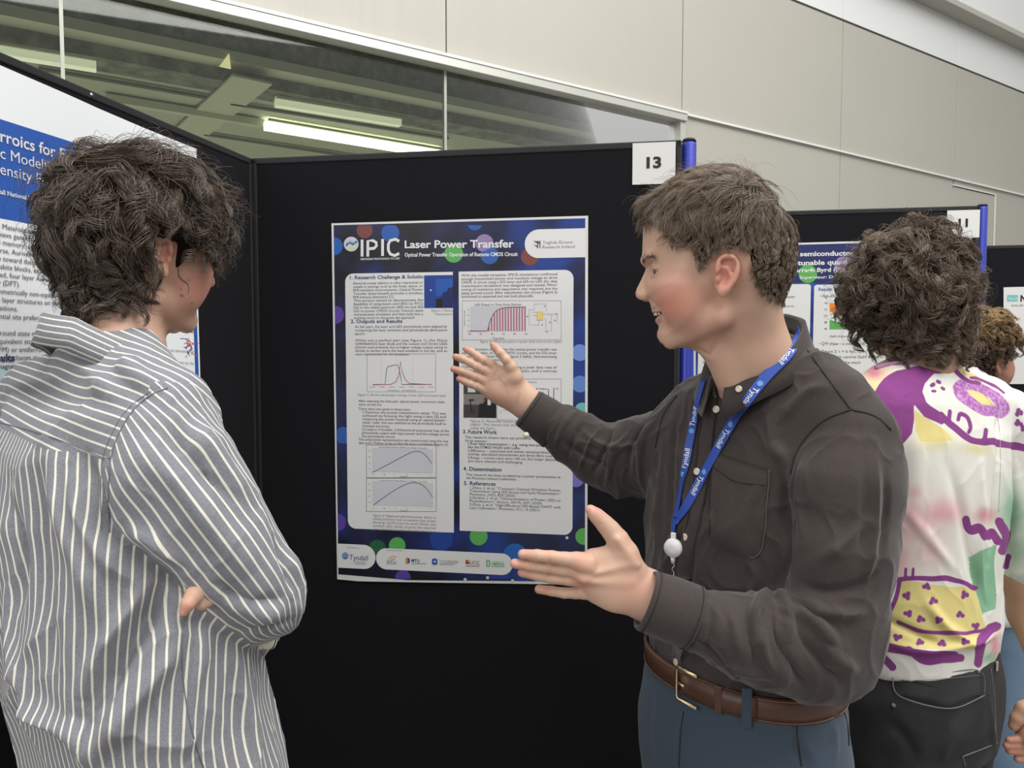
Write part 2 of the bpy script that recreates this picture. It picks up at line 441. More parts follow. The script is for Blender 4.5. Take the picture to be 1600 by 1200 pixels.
# room behind the glass
g = NG('rough_concrete'); tcn = g.noise(9, 8, None, None, .65)
g.set('Base Color', g.ramp(tcn, [(.38, (.13, .135, .11)), (.52, (.22, .225, .19)), (.68, (.36, .36, .31))])); g.set('Roughness', .95); g.bump(g.noise(30, 8, None, None, .7), .9, .02); M_conc = g.m
M_ceil = mat('pale_green_ceiling', (.44, .45, .375), .7, 0, 3, .08); M_ceil2 = mat('ceiling_strip', (.54, .54, .45), .7); M_dark = mat('dark_joint', (.10, .10, .08), .8)
back = thing('wall_room_behind', None, None, kind='structure'); back['label'] = 'rough concrete beam and lined ceiling of the room behind the window'
B1 = .9
zb = on_wall(500, 110, B1)[1]; zc = on_wall(500, 141, B1)[1]
MB().box(wp(-3.5, (zb+4.6)/2, B1+.15), 9, .3, 4.6-zb, WD, WN).build('concrete_beam', M_conc, back)
MB().box(wp(-3.5, (zb+zb-.05)/2, B1+.10), 9, .24, .05, WD, WN).build('beam_ledge', M_ceil2, back)
MB().box(wp(-3.5, (zb-.05+zc)/2, B1+.2), 9, .2, abs(zb-.05-zc)+.02, WD, WN).build('beam_recess_strip', M_conc, back)  # concrete strip set back under the ledge
MB().box(wp(-3.0, zc+.02, B1+5), 12, 9.6, .04, WD, WN).build('lined_ceiling', M_ceil, back)
MB().box(wp(-3.0, 1.6, B1+7), 12, .1, 3.2, WD, WN).build('far_wall', M_ceil, back)
MB().box(wp(-3.0, .0, B1+3), 12, 9, .04, WD, WN).build('room_floor', M_floor, back)
def on_ceil(px, py):
    P = at_z(px, py, zc); return P
def strip(p0, p1, wdt, th, name, m, par, lab=None):
    a, b = on_ceil(*p0), on_ceil(*p1); d = nrm(b-a); n = np.cross([0, 0, 1], d)
    return MB().box((a+b)/2-np.array([0, 0, th/2+.012]), np.linalg.norm(b-a), wdt, th, d, n).build(name, m, par)
for p0, p1, wd_ in (((60, 101), (322, 147), .03), ((360, 156), (700, 212), .03), ((318, 205), (690, 262), .03)):
    strip(p0, p1, wd_, .012, 'ceiling_joint', M_dark, back)
strip((395, 118), (288, 212), .20, .012, 'ceiling_rib', M_ceil2, back)
strip((165, 144), (410, 185), .05, .04, 'conduit_rail', M_ceil2, back)
M_tube = mat('lit_tube', (.9, .9, .8), .4, emit=((1, 1, .86), 4.0)); M_tube2 = mat('dim_tube', (.9, .9, .75), .4, emit=((1, 1, .8), .4))
for (p0, p1, wd_, m_, lab) in (((415, 185), (684, 231), .085, M_tube, 'bright fluorescent tube light behind the window above board 13'),
                         ((430, 148), (625, 181), .05, M_tube2, 'dim tube light behind the window, above the bright tube'),
                         ((-60, 55), (150, 90), .06, M_tube2, 'dim tube light behind the window at the far left')):
    t = thing('tube_light', lab, 'light', 'tube lights behind the window')
    strip(p0, p1, wd_, .05, 'tube', m_, t); strip(p0, p1, wd_*1.5, .015, 'light_tray', M_ceil2, t)
area('room_fill', tuple(wp(-3, zc-.35, B1+2.5)), tuple(wp(-3, 0, B1+2.5)), (6, .3), 420, (1, 1, .85))
# glowing triangle: a gap of light, put in as a self-lit cream piece
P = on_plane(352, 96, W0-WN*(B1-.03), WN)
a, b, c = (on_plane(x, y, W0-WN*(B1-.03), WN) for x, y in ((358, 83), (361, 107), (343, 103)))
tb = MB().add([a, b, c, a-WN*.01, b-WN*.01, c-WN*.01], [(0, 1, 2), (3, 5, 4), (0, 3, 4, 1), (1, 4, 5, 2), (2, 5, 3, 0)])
o = tb.build('glow_triangle', mat('glowing_cream', (.9, .8, .45), .6, emit=((1, .9, .5), .6)), back)

# ---------------------------------------------------------------- display boards
g = NG('black_loop_fabric'); g.set('Base Color', g.mix(g.noise(700, 2), (.005, .005, .0065), (.012, .012, .0145))); g.set('Roughness', .95); g.set('Specular IOR Level', .15); g.bump(g.noise(900, 2), .3, .0008); M_board = g.m
M_edge = mat('black_frame', (.006, .006, .007), .7); M_post = mat('blue_post', (.035, .05, .36), .35, .3); M_foot = mat('grey_foot', (.2, .2, .21), .5, .5); M_chrome = mat('steel_screw', (.7, .7, .7), .25, 1)
TOP = 2.0
pR = at_z(1065, 218, TOP); pL = at_z(393, 247, TOP); pA = at_z(0, 80, TOP); p11 = at_z(1532, 321, TOP); p9 = at_z(1575, 383, TOP)
def flat(v): v = np.array(v, float); v[2] = 0; return v
BU = nrm(flat(pR-pL)); BNn = np.array([BU[1], -BU[0], 0])     # along the main board, towards the camera
LU = nrm(flat(pA-pL)); LN = np.array([-LU[1], LU[0], 0]);
if np.dot(LN, [1, 0, 0]) < 0: LN = -LN
UP = np.array([0, 0, 1.0])
def board(name_label, base, U, N, width, top=TOP, posts=(1, 1), bolt=False):
    """base: floor point of the left top corner; the front face lies in the plane through it."""
    t = thing('display_board', name_label, 'display board', None); c = flat(base)
    th = .03
    mid = c+U*width/2-N*th/2
    MB().box(mid+UP*(top/2+.03), width-.02, th-.004, top-.08, U, N, UP, bev=.002).build('fabric_panel', M_board, t)
    f = MB()
    for z in (top-.008, .07): f.box(mid+UP*z, width, th, .016, U, N, UP, bev=.003)
    for s_ in (.006, width-.006): f.box(c+U*s_-N*th/2+UP*(top/2+.035), .012, th, top-.07, U, N, UP, bev=.003)
    f.build('frame', M_edge, t)
    for s_, on in ((-.018, posts[0]), (width+.018, posts[1])):
        if on:
            P = c+U*s_-N*.03
            MB().tube([P, P+UP*.02, P+UP*(top-.004), P+UP*(top+.002)], [.016, .0165, .0165, .014], 16).build('post', M_post, t, True)
            MB().tube([P+UP*(top+.002), P+UP*(top+.008)], [.0165, .013], 16).build('post_cap', M_edge, t, True)
            for zz in (.3, top-.085): MB().box(P+UP*zz-U*.012*(1 if s_ > 0 else -1)+N*.0, .035, .02, .022, U, N, UP, bev=.003).build('clip', M_edge, t)
            MB().box(P+UP*.012, .08, .42, .024, U, N, UP, bev=.006).build('foot', M_foot, t)
    return t
bw = np.linalg.norm(flat(pR-pL))
board('black fabric display board numbered 13 carrying the laser power poster', pL, BU, BNn, bw, posts=(0, 1))
L1 = flat(pL)+LU*1.0
# left board: starts at the corner and runs towards the camera
board('black fabric display board at far left, angled towards the viewer behind the striped shirt', flat(pL)+LU*1.03, -LU, LN, 1.035, posts=(0, 0))
for z in (1.90,):
    l = on_plane(143, 148, flat(pL), LN); MB().tube([l-LN*.002, l+LN*.001], [.0035, .003], 12).build('board_screw', M_chrome, bpy.data.objects['display_board.001'], True)
board('black fabric display board numbered 11 behind the two men on the right', flat(p11)-BU*1.0, BU, BNn, 1.0, posts=(1, 1))
board('black fabric display board furthest away at the right edge', flat(p9)-BU*.45, BU, BNn, 1.0, posts=(0, 1))
M_cardw = mat('white_card', (.72, .71, .70), .7); M_ink = mat('black_ink', (.012, .012, .014), .6)
# ---------------------------------------------------------------- posters and printed text
_tc = {}
def text_geo(s_, bold=0.0, res=2, shear=0.0, sp=1.0):
    key = (s_, bold, res, shear, sp)
    if key in _tc: return _tc[key]
    cu = bpy.data.curves.new('t', 'FONT'); cu.body = s_; cu.size = 1; cu.resolution_u = res; cu.offset = bold; cu.shear = shear; cu.space_character = sp
    ob = bpy.data.objects.new('t', cu); me = bpy.data.meshes.new_from_object(ob)
    V = np.array([v.co[:2] for v in me.vertices]) if len(me.vertices) else np.zeros((0, 2)); F = [list(p_.vertices) for p_ in me.polygons]
    bpy.data.objects.remove(ob); bpy.data.curves.remove(cu); bpy.data.meshes.remove(me)
    _tc[key] = (V, F); return V, F
CAPH = None
def cap_h():
    global CAPH
    if CAPH is None: V, _ = text_geo('H'); CAPH = V[:, 1].max()
    return CAPH
class Sheet:
    """A printed sheet on a board: u right, v up (metres), px() maps a measured pixel to the sheet plane."""
    def __init__(s, P, U, N, warp=None):
        s.P = np.asarray(P, float); s.U = U; s.N = N; s.warp = warp or (lambda u, v: 0*u); s.parts = {}
    def px(s, x, y):
        q = on_plane(x, y, s.P, s.N)-s.P; return np.array([q @ s.U, q[2]])
    def w(s, uv, layer):
        uv = np.asarray(uv, float); h = .0006+layer*.0003+s.warp(uv[:, 0], uv[:, 1])
        return s.P+uv[:, :1]*s.U+uv[:, 1:]*UP+h[:, None]*s.N
    def put(s, part, uv, F, col, layer):
        mb, cols = s.parts.setdefault(part, (MB(), []))
        if col not in cols: cols.append(col)
        mb.add(s.w(uv, layer), F, cols.index(col))
    def poly(s, part, pts, col, layer=1, cut=0, px=True):
        uv = np.array([s.px(*p_) for p_ in pts]) if px else np.asarray(pts, float)
        bm = bmesh.new(); vs = [bm.verts.new((a, b, 0)) for a, b in uv]; f = bm.faces.new(vs)
        if f.normal.z < 0: f.normal_flip()
        bm.normal_update()
        if f.normal.z < 0: bmesh.ops.reverse_faces(bm, faces=[f])
        if cut:
            for ax in (0, 1):
                a, b = uv[:, ax].min(), uv[:, ax].max(); n = int((b-a)/cut)
                for i in range(1, n+1):
                    co = [0, 0, 0]; co[ax] = a+i*cut+1e-5; no = [0, 0, 0]; no[ax] = 1
                    bmesh.ops.bisect_plane(bm, geom=bm.verts[:]+bm.edges[:]+bm.faces[:], plane_co=co, plane_no=no)
        bmesh.ops.triangulate(bm, faces=[q for q in bm.faces if len(q.verts) > 4])
        bm.verts.index_update(); V = [(v.co.x, v.co.y) for v in bm.verts]; F = [[v.index for v in q.verts] for q in bm.faces]; bm.free()
        s.put(part, np.array(V), F, col, layer)
    def rr(s, part, x0, y0, x1, y1, r, col, layer=1, corners=(1, 1, 1, 1), cut=0, uv=False):
        """rounded rectangle from two measured corners; radius in metres; corners TL, TR, BR, BL."""
        (u0, v1), (u1, v0) = ((x0, y0), (x1, y1)) if uv else (s.px(x0, y0), s.px(x1, y1))
        r = min(r, abs(u1-u0)/2, abs(v1-v0)/2); pts = []
        for (cu, cv, a0, on) in ((u0, v1, 180, corners[0]), (u1, v1, 90, corners[1]), (u1, v0, 0, corners[2]), (u0, v0, -90, corners[3])):
            if not on or r <= 0: pts.append((cu, cv)); continue
            ccu = cu+r if cu == u0 else cu-r; ccv = cv-r if cv == v1 else cv+r
            for i in range(9): a = math.radians(a0-i*90/8); pts.append((ccu+r*math.cos(a), ccv+r*math.sin(a)))
        s.poly(part, pts, col, layer, cut, px=False)
    def circ(s, part, x, y, r, col, layer=1, sx=1.0, clip=None):
        s.np_ += 1; part = '%s#%d' % (part, s.np_) if part == 'bokeh_print' else part
        rp = r*s.k; pts = [(x+rp*math.cos(t), y+rp*math.sin(t)) for t in np.linspace(0, 2*math.pi, 33)[:-1]]
        if clip is not None:
            x0, x1, y0, y1, sl = clip; pts = [(min(max(a, x0+(b-y0)*sl), x1), min(max(b, y0), y1)) for a, b in pts]
        s.poly(part, pts, col, layer, px=True)
    k = 1.0
    def line(s, part, pts, wpx, col, layer=2):
        uv = np.array([s.px(*p_) for p_ in pts]); wd = wpx*.00148*s.k; F = []; V = []
        T = np.gradient(uv, axis=0); T /= np.linalg.norm(T, axis=1)[:, None]+1e-12; Nn = np.stack([-T[:, 1], T[:, 0]], 1)
        V = np.concatenate([uv-Nn*wd/2, uv+Nn*wd/2]); n = len(uv)
        s.put(part, V, [(i, i+1, n+i+1, n+i) for i in range(n-1)], col, layer)
    def text(s, part, t, x0, y, x1, hpx, col, layer=4.5, bold=0.0, res=2, shear=0.0, y1=None):
        """one line: left end (x0, y baseline), right end x1, cap height in px."""
        V, F = text_geo(t, bold, res, shear)
        if not len(V): return
        a = s.px(x0, y); b = s.px(x1, y if y1 is None else y1); k = (s.px(x0, y-hpx)[1]-a[1])/cap_h()
        wd = V[:, 0].max()-V[:, 0].min(); L = b[0]-a[0]
        u = a[0]+(V[:, 0]-V[:, 0].min())/wd*L; v = a[1]+V[:, 1]*k+(V[:, 0]-V[:, 0].min())/wd*(b[1]-a[1] if y1 is not None else 0)
        s.put(part, np.stack([u, v], 1), F, col, layer)
    np_ = 0
    def para(s, part, lines, x0, y0, x1, step, hpx, col, last=None, **k):
        s.np_ += 1; part = '%s#%d' % (part, s.np_)
        for i, t in enumerate(lines):
            xx1 = x1 if i < len(lines)-1 or last is None else last
            s.text(part, t, x0, y0+i*step, xx1, hpx, col, **k)
    def finish(s, name, label, cat='poster'):  # one child per printed element
        t = thing(name, label, cat)
        for p_, (mb, cols) in s.parts.items(): mb.build(p_.split('#')[0], [PM[c] for c in cols], t)
        s.root = t; return t
PM = {}
def pm(name, col, rough=.45, **k): PM[name] = mat('print_'+name, col, rough, **k)
for nme, c in dict(paper=(.66, .655, .64), white=(.69, .69, .68), ink=srgb(70, 70, 76), head=srgb(52, 58, 98), cap=srgb(128, 128, 132), green=srgb(88, 165, 84), brown=srgb(118, 62, 58),
                   bblue=srgb(42, 88, 165), mblue=srgb(28, 92, 170), purple=srgb(86, 62, 152), lilac=srgb(120, 110, 190), mauve=srgb(142, 120, 165), navy=srgb(30, 38, 92), orange=srgb(226, 130, 40), red=srgb(178, 66, 92),
                   grey=srgb(176, 176, 182), lgrey=srgb(198, 198, 204), teal=srgb(110, 180, 178), line=srgb(150, 150, 155), yellow=srgb(222, 205, 110), black=(.01, .01, .012), sky=srgb(110, 140, 205),
                   dgreen=srgb(38, 92, 62), plot=srgb(60, 70, 100), pink=srgb(222, 190, 215), cyan=srgb(195, 222, 228), hblue=srgb(36, 84, 168), gold=srgb(205, 160, 80), crimson=srgb(165, 40, 45), darkfig=srgb(66, 60, 58),
                   midgrey=srgb(125, 120, 116), bnavy=srgb(30, 62, 140), periwinkle=srgb(92, 128, 190)).items(): pm(nme, c)
g = NG('print_galaxy'); v1 = g.noise(7.0, 2); v2 = g.noise(13.0, 2); sx_ = g.n('ShaderNodeSeparateXYZ'); g.l(g.n('ShaderNodeTexCoord').outputs['Object'], sx_.inputs[0]); v1 = g.math('ADD', v1, g.maprange(sx_.outputs['X'], -.45, .16, -.15, .10))
g.set('Base Color', g.mix(g.maprange(v2, .5, .7, 0, .6), g.ramp(v1, [(.36, (.004, .005, .010)), (.5, (.010, .016, .075)), (.66, (.012, .045, .24))]), (.02, .02, .05))); g.set('Roughness', .4); PM['galaxy'] = g.m
g = NG('print_galaxy_edge'); v1 = g.noise(9.0, 2); g.set('Base Color', g.ramp(v1, [(.35, (.006, .008, .05)), (.5, (.014, .05, .28)), (.68, (.05, .14, .5))])); g.set('Roughness', .4); PM['galaxyb'] = g.m

# ---- poster on board 13
warp13 = lambda u, v: .0018*np.sin(u*9+v*5)*np.clip((.25-v)*3, 0.2, 1)+.0012*np.sin(v*21)*np.clip(u*2, 0, 1)
P0 = on_plane(527, 905, flat(pL), BNn); S = Sheet(P0, BU, BNn, warp13); S.k = 1.0
S.poly('paper_sheet', [(518, 349), (919, 337), (917.5, 914), (560, 908), (527, 905)], 'paper', 0, .03)
S.poly('printed_background', [(521.5, 352), (914.5, 341), (914, 889), (529, 884)], 'galaxy', 1, .03)
S.poly('printed_background', [(529, 884), (914, 889), (914, 909), (640, 906), (529, 897)], 'galaxy', 1, .03)
cl = (521.8, 914, 352, 904, 7.5/532)
for x, y, r, c in ((570, 360, 12.5, 'brown'), (610, 364, 14, 'bblue'), (522, 385, 14, 'mblue'), (709, 396, 14.5, 'green'), (757, 380, 14, 'mauve'), (765, 399, 14, 'bblue'), (828, 401, 14, 'brown'), (742, 348, 12, 'bblue'),
                   (524, 492, 14, 'purple'), (537, 680, 13, 'bblue'), (527, 816, 14, 'purple'), (906, 600, 13, 'periwinkle'), (906, 551, 13, 'sky'), (900, 748, 13, 'lilac'), (912, 838, 13, 'green'),
                   (621, 852, 13, 'green'), (590, 856, 13, 'dgreen'), (748, 838, 14, 'green'), (690, 842, 18, 'bnavy'), (805, 868, 19, 'mblue'), (630, 902, 12, 'purple'), (910, 641, 12, 'teal'), (780, 902, 16, 'bnavy')):
    S.circ('bokeh_print', x, y, r, c, 2, clip=cl)
for x, y in ((727, 905), (762, 902.5), (801, 907), (886, 840)): S.circ('bokeh_print', x, y, 2.4, 'lgrey', 2.5)
S.rr('text_panel', 539.5, 427.6, 709.5, 832, .02, 'white', 3, (1, 0, 0, 1), .04); S.rr('text_panel', 717, 424.5, 894.5, 836, .02, 'white', 3, (0, 1, 1, 0), .04)
S.rr('header_badge', 820, 359, 915, 402, .033, 'white', 3, (1, 0, 0, 1))
S.poly('header_badge', [(833, 376), (843, 378), (843, 381), (838, 380)], 'ink', 4); S.poly('header_badge', [(833, 382), (840, 384), (840, 387)], 'ink', 4)
for x in (839.5, 843): S.rr('header_badge', x, 376, x+1.6, 388, 0, 'ink', 4.2)
S.text('header_badge', 'Taighde Éireann', 848, 381.5, 895, 4.6, 'ink', 4); S.text('header_badge', 'Research Ireland', 848, 388.5, 898, 4.6, 'ink', 4)
# logo: thick rounded letters and a swirl ball
S.circ('logo', 549, 381.5, 11.5, 'lgrey', 3); S.line('logo', [(541, 384), (546, 379), (552, 382), (558, 377)], 3, 'bblue', 3.5); S.line('logo', [(540, 378), (547, 373), (556, 374)], 2.5, 'pink', 3.6); S.line('logo', [(544, 390), (550, 387), (557, 388)], 3, 'yellow', 3.6); S.line('logo', [(541, 381), (548, 377), (558, 381)], 1.5, 'teal', 3.7)
def tl(pts): S.line('logo', pts, 4.6, 'white', 3.4)
tl([(566, 374.5), (566, 401)]); tl([(575, 401), (575, 376.5), (583, 376), (588, 379), (588.5, 384), (585, 388), (577, 388.8)]); tl([(598, 373.5), (598, 400)])
tl([(624, 377), (618, 373.8), (610, 376), (607, 382), (607, 391), (610, 397), (617, 399.5), (624, 396)])
S.text('logo', 'BRINGING PHOTONICS TO LIFE', 564, 406.5, 624.5, 2.9, 'white', 3.4, bold=.02)
S.text('title_print', 'Laser Power Transfer', 632.5, 387.5, 803, 11.2, 'white', 3.2, bold=.025, res=4, y1=386.5)
S.text('title_print', 'Optical Power Transfer Operation of Remote CMOS Circuit', 632.5, 401, 809, 5.6, 'white', 3.2, bold=.025, y1=400)
hh = dict(bold=.02)
S.text('heading_print', '1. Research Challenge & Solutio', 547, 436.5, 662, 5.4, 'head', 4, **hh)
S.para('body_text', ['Electrical power delivery is often impractical or', 'unsafe in settings such as the body, space, or', 'EMI-sensitive environments. Optical Power', 'Transfer (laser-based) provides a wireless,', 'EMI-immune alternative [1].'], 552.5, 444.5, 661, 5.4, 3.7, 'ink', last=616)
S.para('body_text', ['This project aimed to demonstrate the', 'feasibility of using lasers and LEDs (as PVCs', '[2]) in the visible spectrum (405 nm and 450', 'nm) to power CMOS circuits. Devices were', 'characterised, simulated, and then built into a', 'working circuit to showcase the approach.'], 553, 471.5, 661.5, 5.4, 3.7, 'ink', last=649)
S.rr('figure_photo', 663, 430.5, 708, 481, 0, 'bnavy', 4); S.rr('figure_photo', 681, 436, 708, 462, 0, 'hblue', 4.4)
S.poly('figure_photo', [(681, 481), (682, 467), (690, 466), (692, 458), (699, 455), (700, 450), (708, 449), (708, 481)], 'navy', 4.8); S.rr('figure_photo', 682, 467, 692, 480, 0, 'black', 5.2); S.circ('figure_photo', 673.5, 453.5, 1.3, 'white', 5.2)
S.text('caption_print', 'Figure 1: Power', 674, 487, 709, 3.4, 'cap', 4, shear=.25); S.text('caption_print', 'Transmission', 680, 492.5, 709, 3.4, 'cap', 4, shear=.25)
S.text('heading_print', '2. Outputs and Results', 548.5, 504.8, 629, 5.4, 'head', 4, **hh)
S.para('body_text', ['At the start, the laser and LED photodiode were aligned by', 'comparing the laser emission and photodiode absorption', 'spectra.'], 555, 512.3, 699, 5.4, 3.7, 'ink', last=571)
S.para('body_text', ['While not a perfect pair (see Figure 1), the Sharp', 'GH0406AA2G laser diode and the Luxeon and Osram LEDs', '(Osram used primarily due to higher voltage output owing to', 'diodes in series) were the best available in the lab, and so', 'were characterised for the simulation.'], 555.5, 533.5, 699, 5.4, 3.7, 'ink', last=640)
def box(part, x0, y0, x1, y1, col='line', w_=.7, lay=4):
    for a, b in (((x0, y0), (x1, y0)), ((x1, y0), (x1, y1)), ((x1, y1), (x0, y1)), ((x0, y1), (x0, y0))): S.line(part, [a, b], w_, col, lay)
box('spectrum_chart', 574, 553, 681, 612)
for x in (596, 620, 645): S.line('spectrum_chart', [(x, 557), (x, 600)], .4, 'lgrey', 4)
S.line('spectrum_chart', [(583, 600.5), (602, 600.5), (604.5, 576), (606, 573), (612, 571.5), (616, 570.5), (621, 569.5), (624, 576), (626.5, 590), (628, 600.5), (675, 600.5)], .9, 'plot', 4.3)
S.line('spectrum_chart', [(583, 601), (610, 600.6), (618, 597), (623, 588), (626.3, 565), (629, 582), (633, 592), (640, 599), (675, 600.8)], .9, 'red', 4.6)
for i, x in enumerate((582, 597, 613, 628, 643, 659, 674)): S.text('spectrum_chart', '%d00.00' % (3+i), x-4, 605.5, x+4, 1.7, 'cap', 4)
S.line('spectrum_chart', [(606, 610), (624, 610)], .8, 'cap', 4); S.line('spectrum_chart', [(628, 610), (650, 610)], .8, 'cap', 4)
S.text('caption_print', 'Figure 2: Shows wavelength overlap of the LED and Laser used', 559, 618.3, 697, 3.6, 'cap', 4, shear=.25)
S.para('body_text', ['After selecting the best pair, optical power conversion tests', 'were carried out.'], 560.5, 628, 695, 5.4, 3.7, 'ink', last=597)
S.text('body_text', 'There were two goals in these tests:', 560.5, 640.3, 642, 3.7, 'ink')
S.para('body_text', ['1.Optimise the power transmission setup. This was', 'achieved via focusing the light using a lens [3] and', 'measuring the power received using an optical power-', 'meter. Later, this was switched to the photodiode itself to', 'increase accuracy.'], 567, 645.6, 697, 5.3, 3.7, 'ink', last=610)
S.para('body_text', ['2.Create a 2-Variable, 3-Dimensional polynomial map of the', 'photodiode output with input power and the voltage across', 'the photodiode circuit.'], 566, 672.3, 702, 5.3, 3.7, 'ink', last=618)
S.para('body_text', ['The polynomial representation was constructed using the raw', 'data and a Python script to find the best correlation (Figure 3).'], 561, 688, 701, 5.3, 3.7, 'ink')
for (y0, y1, ys, pts) in ((696, 746, 700, [(582, 738), (600, 729), (615, 721), (630, 713), (643, 706.5), (652, 705), (660, 707), (668, 714), (675, 724)]), (748, 799, 752, [(584, 789), (600, 777), (615, 767), (630, 758.5), (641, 754.5), (652, 754.2), (661, 758), (669, 766), (676, 777)])):
    box('power_chart', 573, y0-1, 682, y1, 'cap', .8); S.rr('power_chart', 582, ys, 677, y1-7, 0, 'lgrey', 4); S.line('power_chart', spline(pts, 4), .9, 'plot', 4.7)
    S.text('power_chart', 'Luxeon Electrical Power @ 405 nm vs Voltage - Fit vs Data', 593, ys-.8, 668, 1.9, 'ink', 5)
    for i, x in enumerate((583, 600, 617, 635, 653, 671)): S.text('power_chart', str(i), x, y1-3.6, x+1.6, 2, 'cap', 4)
    for i in range(4): S.text('power_chart', str(40-10*i), 576, ys+5+i*9.5, 579.5, 2, 'cap', 4)
    S.text('power_chart', 'Voltage (V)', 625, y1-.8, 638, 1.9, 'ink', 4)
S.line('power_chart', [(643, 706), (655, 700.5), (664, 701.5), (669, 709), (671, 715)], .6, 'pink', 4.8)
S.para('caption_print', ['Figure 3: Measured electrical power (blue) vs', 'model prediction (red) at maximum laser power,', 'showing <6.5% error for both Osram and', 'Lumileds LEDs. Similar accuracy was observed', 'across the full 2-variable, 3D polynomial space.'], 583, 806.5, 681.5, 5.35, 3.7, 'cap', shear=.25)
# right column
S.para('body_text', ['With the model complete, SPICE simulations confirmed', 'enough transmitted power and resultant voltage to drive', 'CMOS. A circuit using a 555 timer and 630 nm LED (for data', 'transmission emulation) was designed and tested. Minor', 'tuning of resistance and capacitance was required, but the', 'setup proved sound. After adjustment, the circuit (Figure 2)', 'functioned as expected and was built physically.'], 721.3, 432.3, 871, 5.5, 3.8, 'ink', last=834)
box('startup_chart', 722.5, 470, 877, 531)
S.rr('startup_chart', 735, 479, 822, 517, 0, 'lgrey', 4); S.text('startup_chart', 'LED Power vs Time Since Startup', 742, 478, 814.5, 3.5, 'ink', 4)
env = lambda x: 517-37*(1-math.exp(-max(0, x-762)/7.5))
S.line('startup_chart', [(734, 517), (761, 517)]+[(x, env(x)) for x in range(762, 824, 3)], 1.0, 'plot', 4.5)
for i in range(14):
    x = 764+i*4.35; S.line('startup_chart', [(x, 517), (x, env(x)+.5)], 1.5, 'red', 4.8)
S.line('startup_chart', [(734, 517.3), (762, 517)], 1, 'red', 4.9)
for i, x in enumerate((734, 751.5, 769, 787, 804.5, 822)): S.text('startup_chart', str(i*20), x-2, 523, x+2, 2.4, 'ink', 4)
for i in range(5): S.text('startup_chart', str(8-2*i), 731, 485+i*8.4, 732.8, 2.2, 'ink', 4)
S.text('startup_chart', 'Time (ms)', 769, 529.8, 788, 2.9, 'ink', 4)
for i, c in enumerate('(Wm) rewoP'): S.text('startup_chart', c if c != ' ' else '.', 725, 487+i*2.4, 727.3, 1.6, 'ink', 4)
S.rr('circuit_diagram', 839.5, 487.5, 848, 500, 0, 'yellow', 4.4); box('circuit_diagram', 839.5, 487.5, 848, 500, 'gold', .5, 4.8)
for p_ in ([(835, 475), (854, 475), (854, 487)], [(827, 484), (835, 484), (835, 475)], [(827, 484), (827, 508), (842, 508)], [(848, 491), (872, 491)], [(850, 498), (853, 498), (853, 517), (858, 517)], [(862, 491), (862, 519)], [(842, 500), (842, 509)], [(871, 491), (871, 505)], [(833, 488), (839, 488)], [(833, 493), (839, 493)]): S.line('circuit_diagram', p_, .6, 'line', 4)
for x, y in ((823, 494), (850, 478), (858, 503), (866, 500), (853, 518), (868, 490), (846, 507)): S.line('circuit_diagram', [(x, y), (x+2.5, y+1)], 1.6, 'cap', 4)
S.text('caption_print', 'Figure 4: SPICE simulation results (left) and circuit (right)', 750, 535.5, 877.5, 3.6, 'cap', 4, shear=.25)
S.para('body_text', ['The construction showed that the optical power transfer was', 'capable, in reality, of driving CMOS circuits, and the 555 timer', 'succeeded (matched though (Figure 3 (left)), demonstrating', 'the transmission capability.'], 722, 547.5, 870, 5.5, 3.8, 'ink', last=785)
S.para('body_text', ['The system could be run, enabling a peak data rate of', '2KBit/s (limited by timer or supply), and a startup', 'time of 17ms.'], 722, 575, 870, 5.5, 3.8, 'ink', last=757)
box('result_chart', 777, 592, 877, 656); S.text('result_chart', 'LED Brightness', 806, 598, 839, 2.8, 'cap', 4)
S.line('result_chart', [(838, 640), (838.5, 606.5), (848, 607.5), (857, 608), (858, 640), (865, 640), (865.5, 606), (873, 608)], 1.1, 'bnavy', 4.3)
S.line('result_chart', [(782, 641), (872, 641)], .5, 'line', 4); S.text('result_chart', '0', 781, 645, 783, 2, 'cap', 4); S.text('result_chart', '100', 797, 645, 802, 2, 'cap', 4)
S.rr('figure_photo', 724.5, 598, 776, 653, 0, 'midgrey', 4); S.rr('figure_photo', 724.5, 598, 776, 616, 0, 'darkfig', 4.4); S.rr('figure_photo', 731, 602, 743, 613, 0, 'lgrey', 4.8); S.rr('figure_photo', 724.5, 632, 776, 653, 0, 'darkfig', 4.4)
S.poly('figure_photo', [(747, 652), (749, 631), (756, 630), (757, 622), (762, 622), (763, 629), (775, 630), (776, 652)], 'black', 5); S.rr('figure_photo', 756, 621, 759, 628, 0, 'brown', 5.3); S.rr('figure_photo', 762, 622, 767, 633, 0, 'lgrey', 5.3)
S.line('figure_photo', [(735, 625), (737, 643), (732, 645)], 1.6, 'black', 5); S.line('figure_photo', [(733, 625), (741, 625)], 2.5, 'black', 5); S.line('figure_photo', [(736, 636), (742, 646)], 1.5, 'black', 5)
S.para('caption_print', ['Figure 5: Physically constructed circuit and output data', '(right). This shows that the circuit works when driven', 'using the laser.'], 735, 659, 880, 5.5, 3.6, 'cap', last=774, shear=.25)
S.text('heading_print', '3. Future Work', 723.8, 677, 777, 5.8, 'head', 4, **hh)
S.para('body_text', ['The research shown here can primarily be furthered in', 'three avenues:'], 727, 684.5, 872, 5.4, 3.8, 'ink', last=761)
S.para('body_text', ['1.Real data transmission – e.g. using low-power radio,', 'like the STM32-WLE5 with LoRa.'], 731.5, 694.6, 873, 5.4, 3.8, 'ink', last=813, bold=.006)
S.para('body_text', ['2.Efficiency – improved with better emission/absorption', 'overlap, specialised photodiodes and direct fibre coupling.'], 731.5, 705.5, 873, 5.4, 3.8, 'ink')
S.para('body_text', ['3.Range – current tests were <40 cm, but longer distances', 'are more relevant and challenging.'], 731.5, 716.5, 874, 5.4, 3.8, 'ink', last=817)
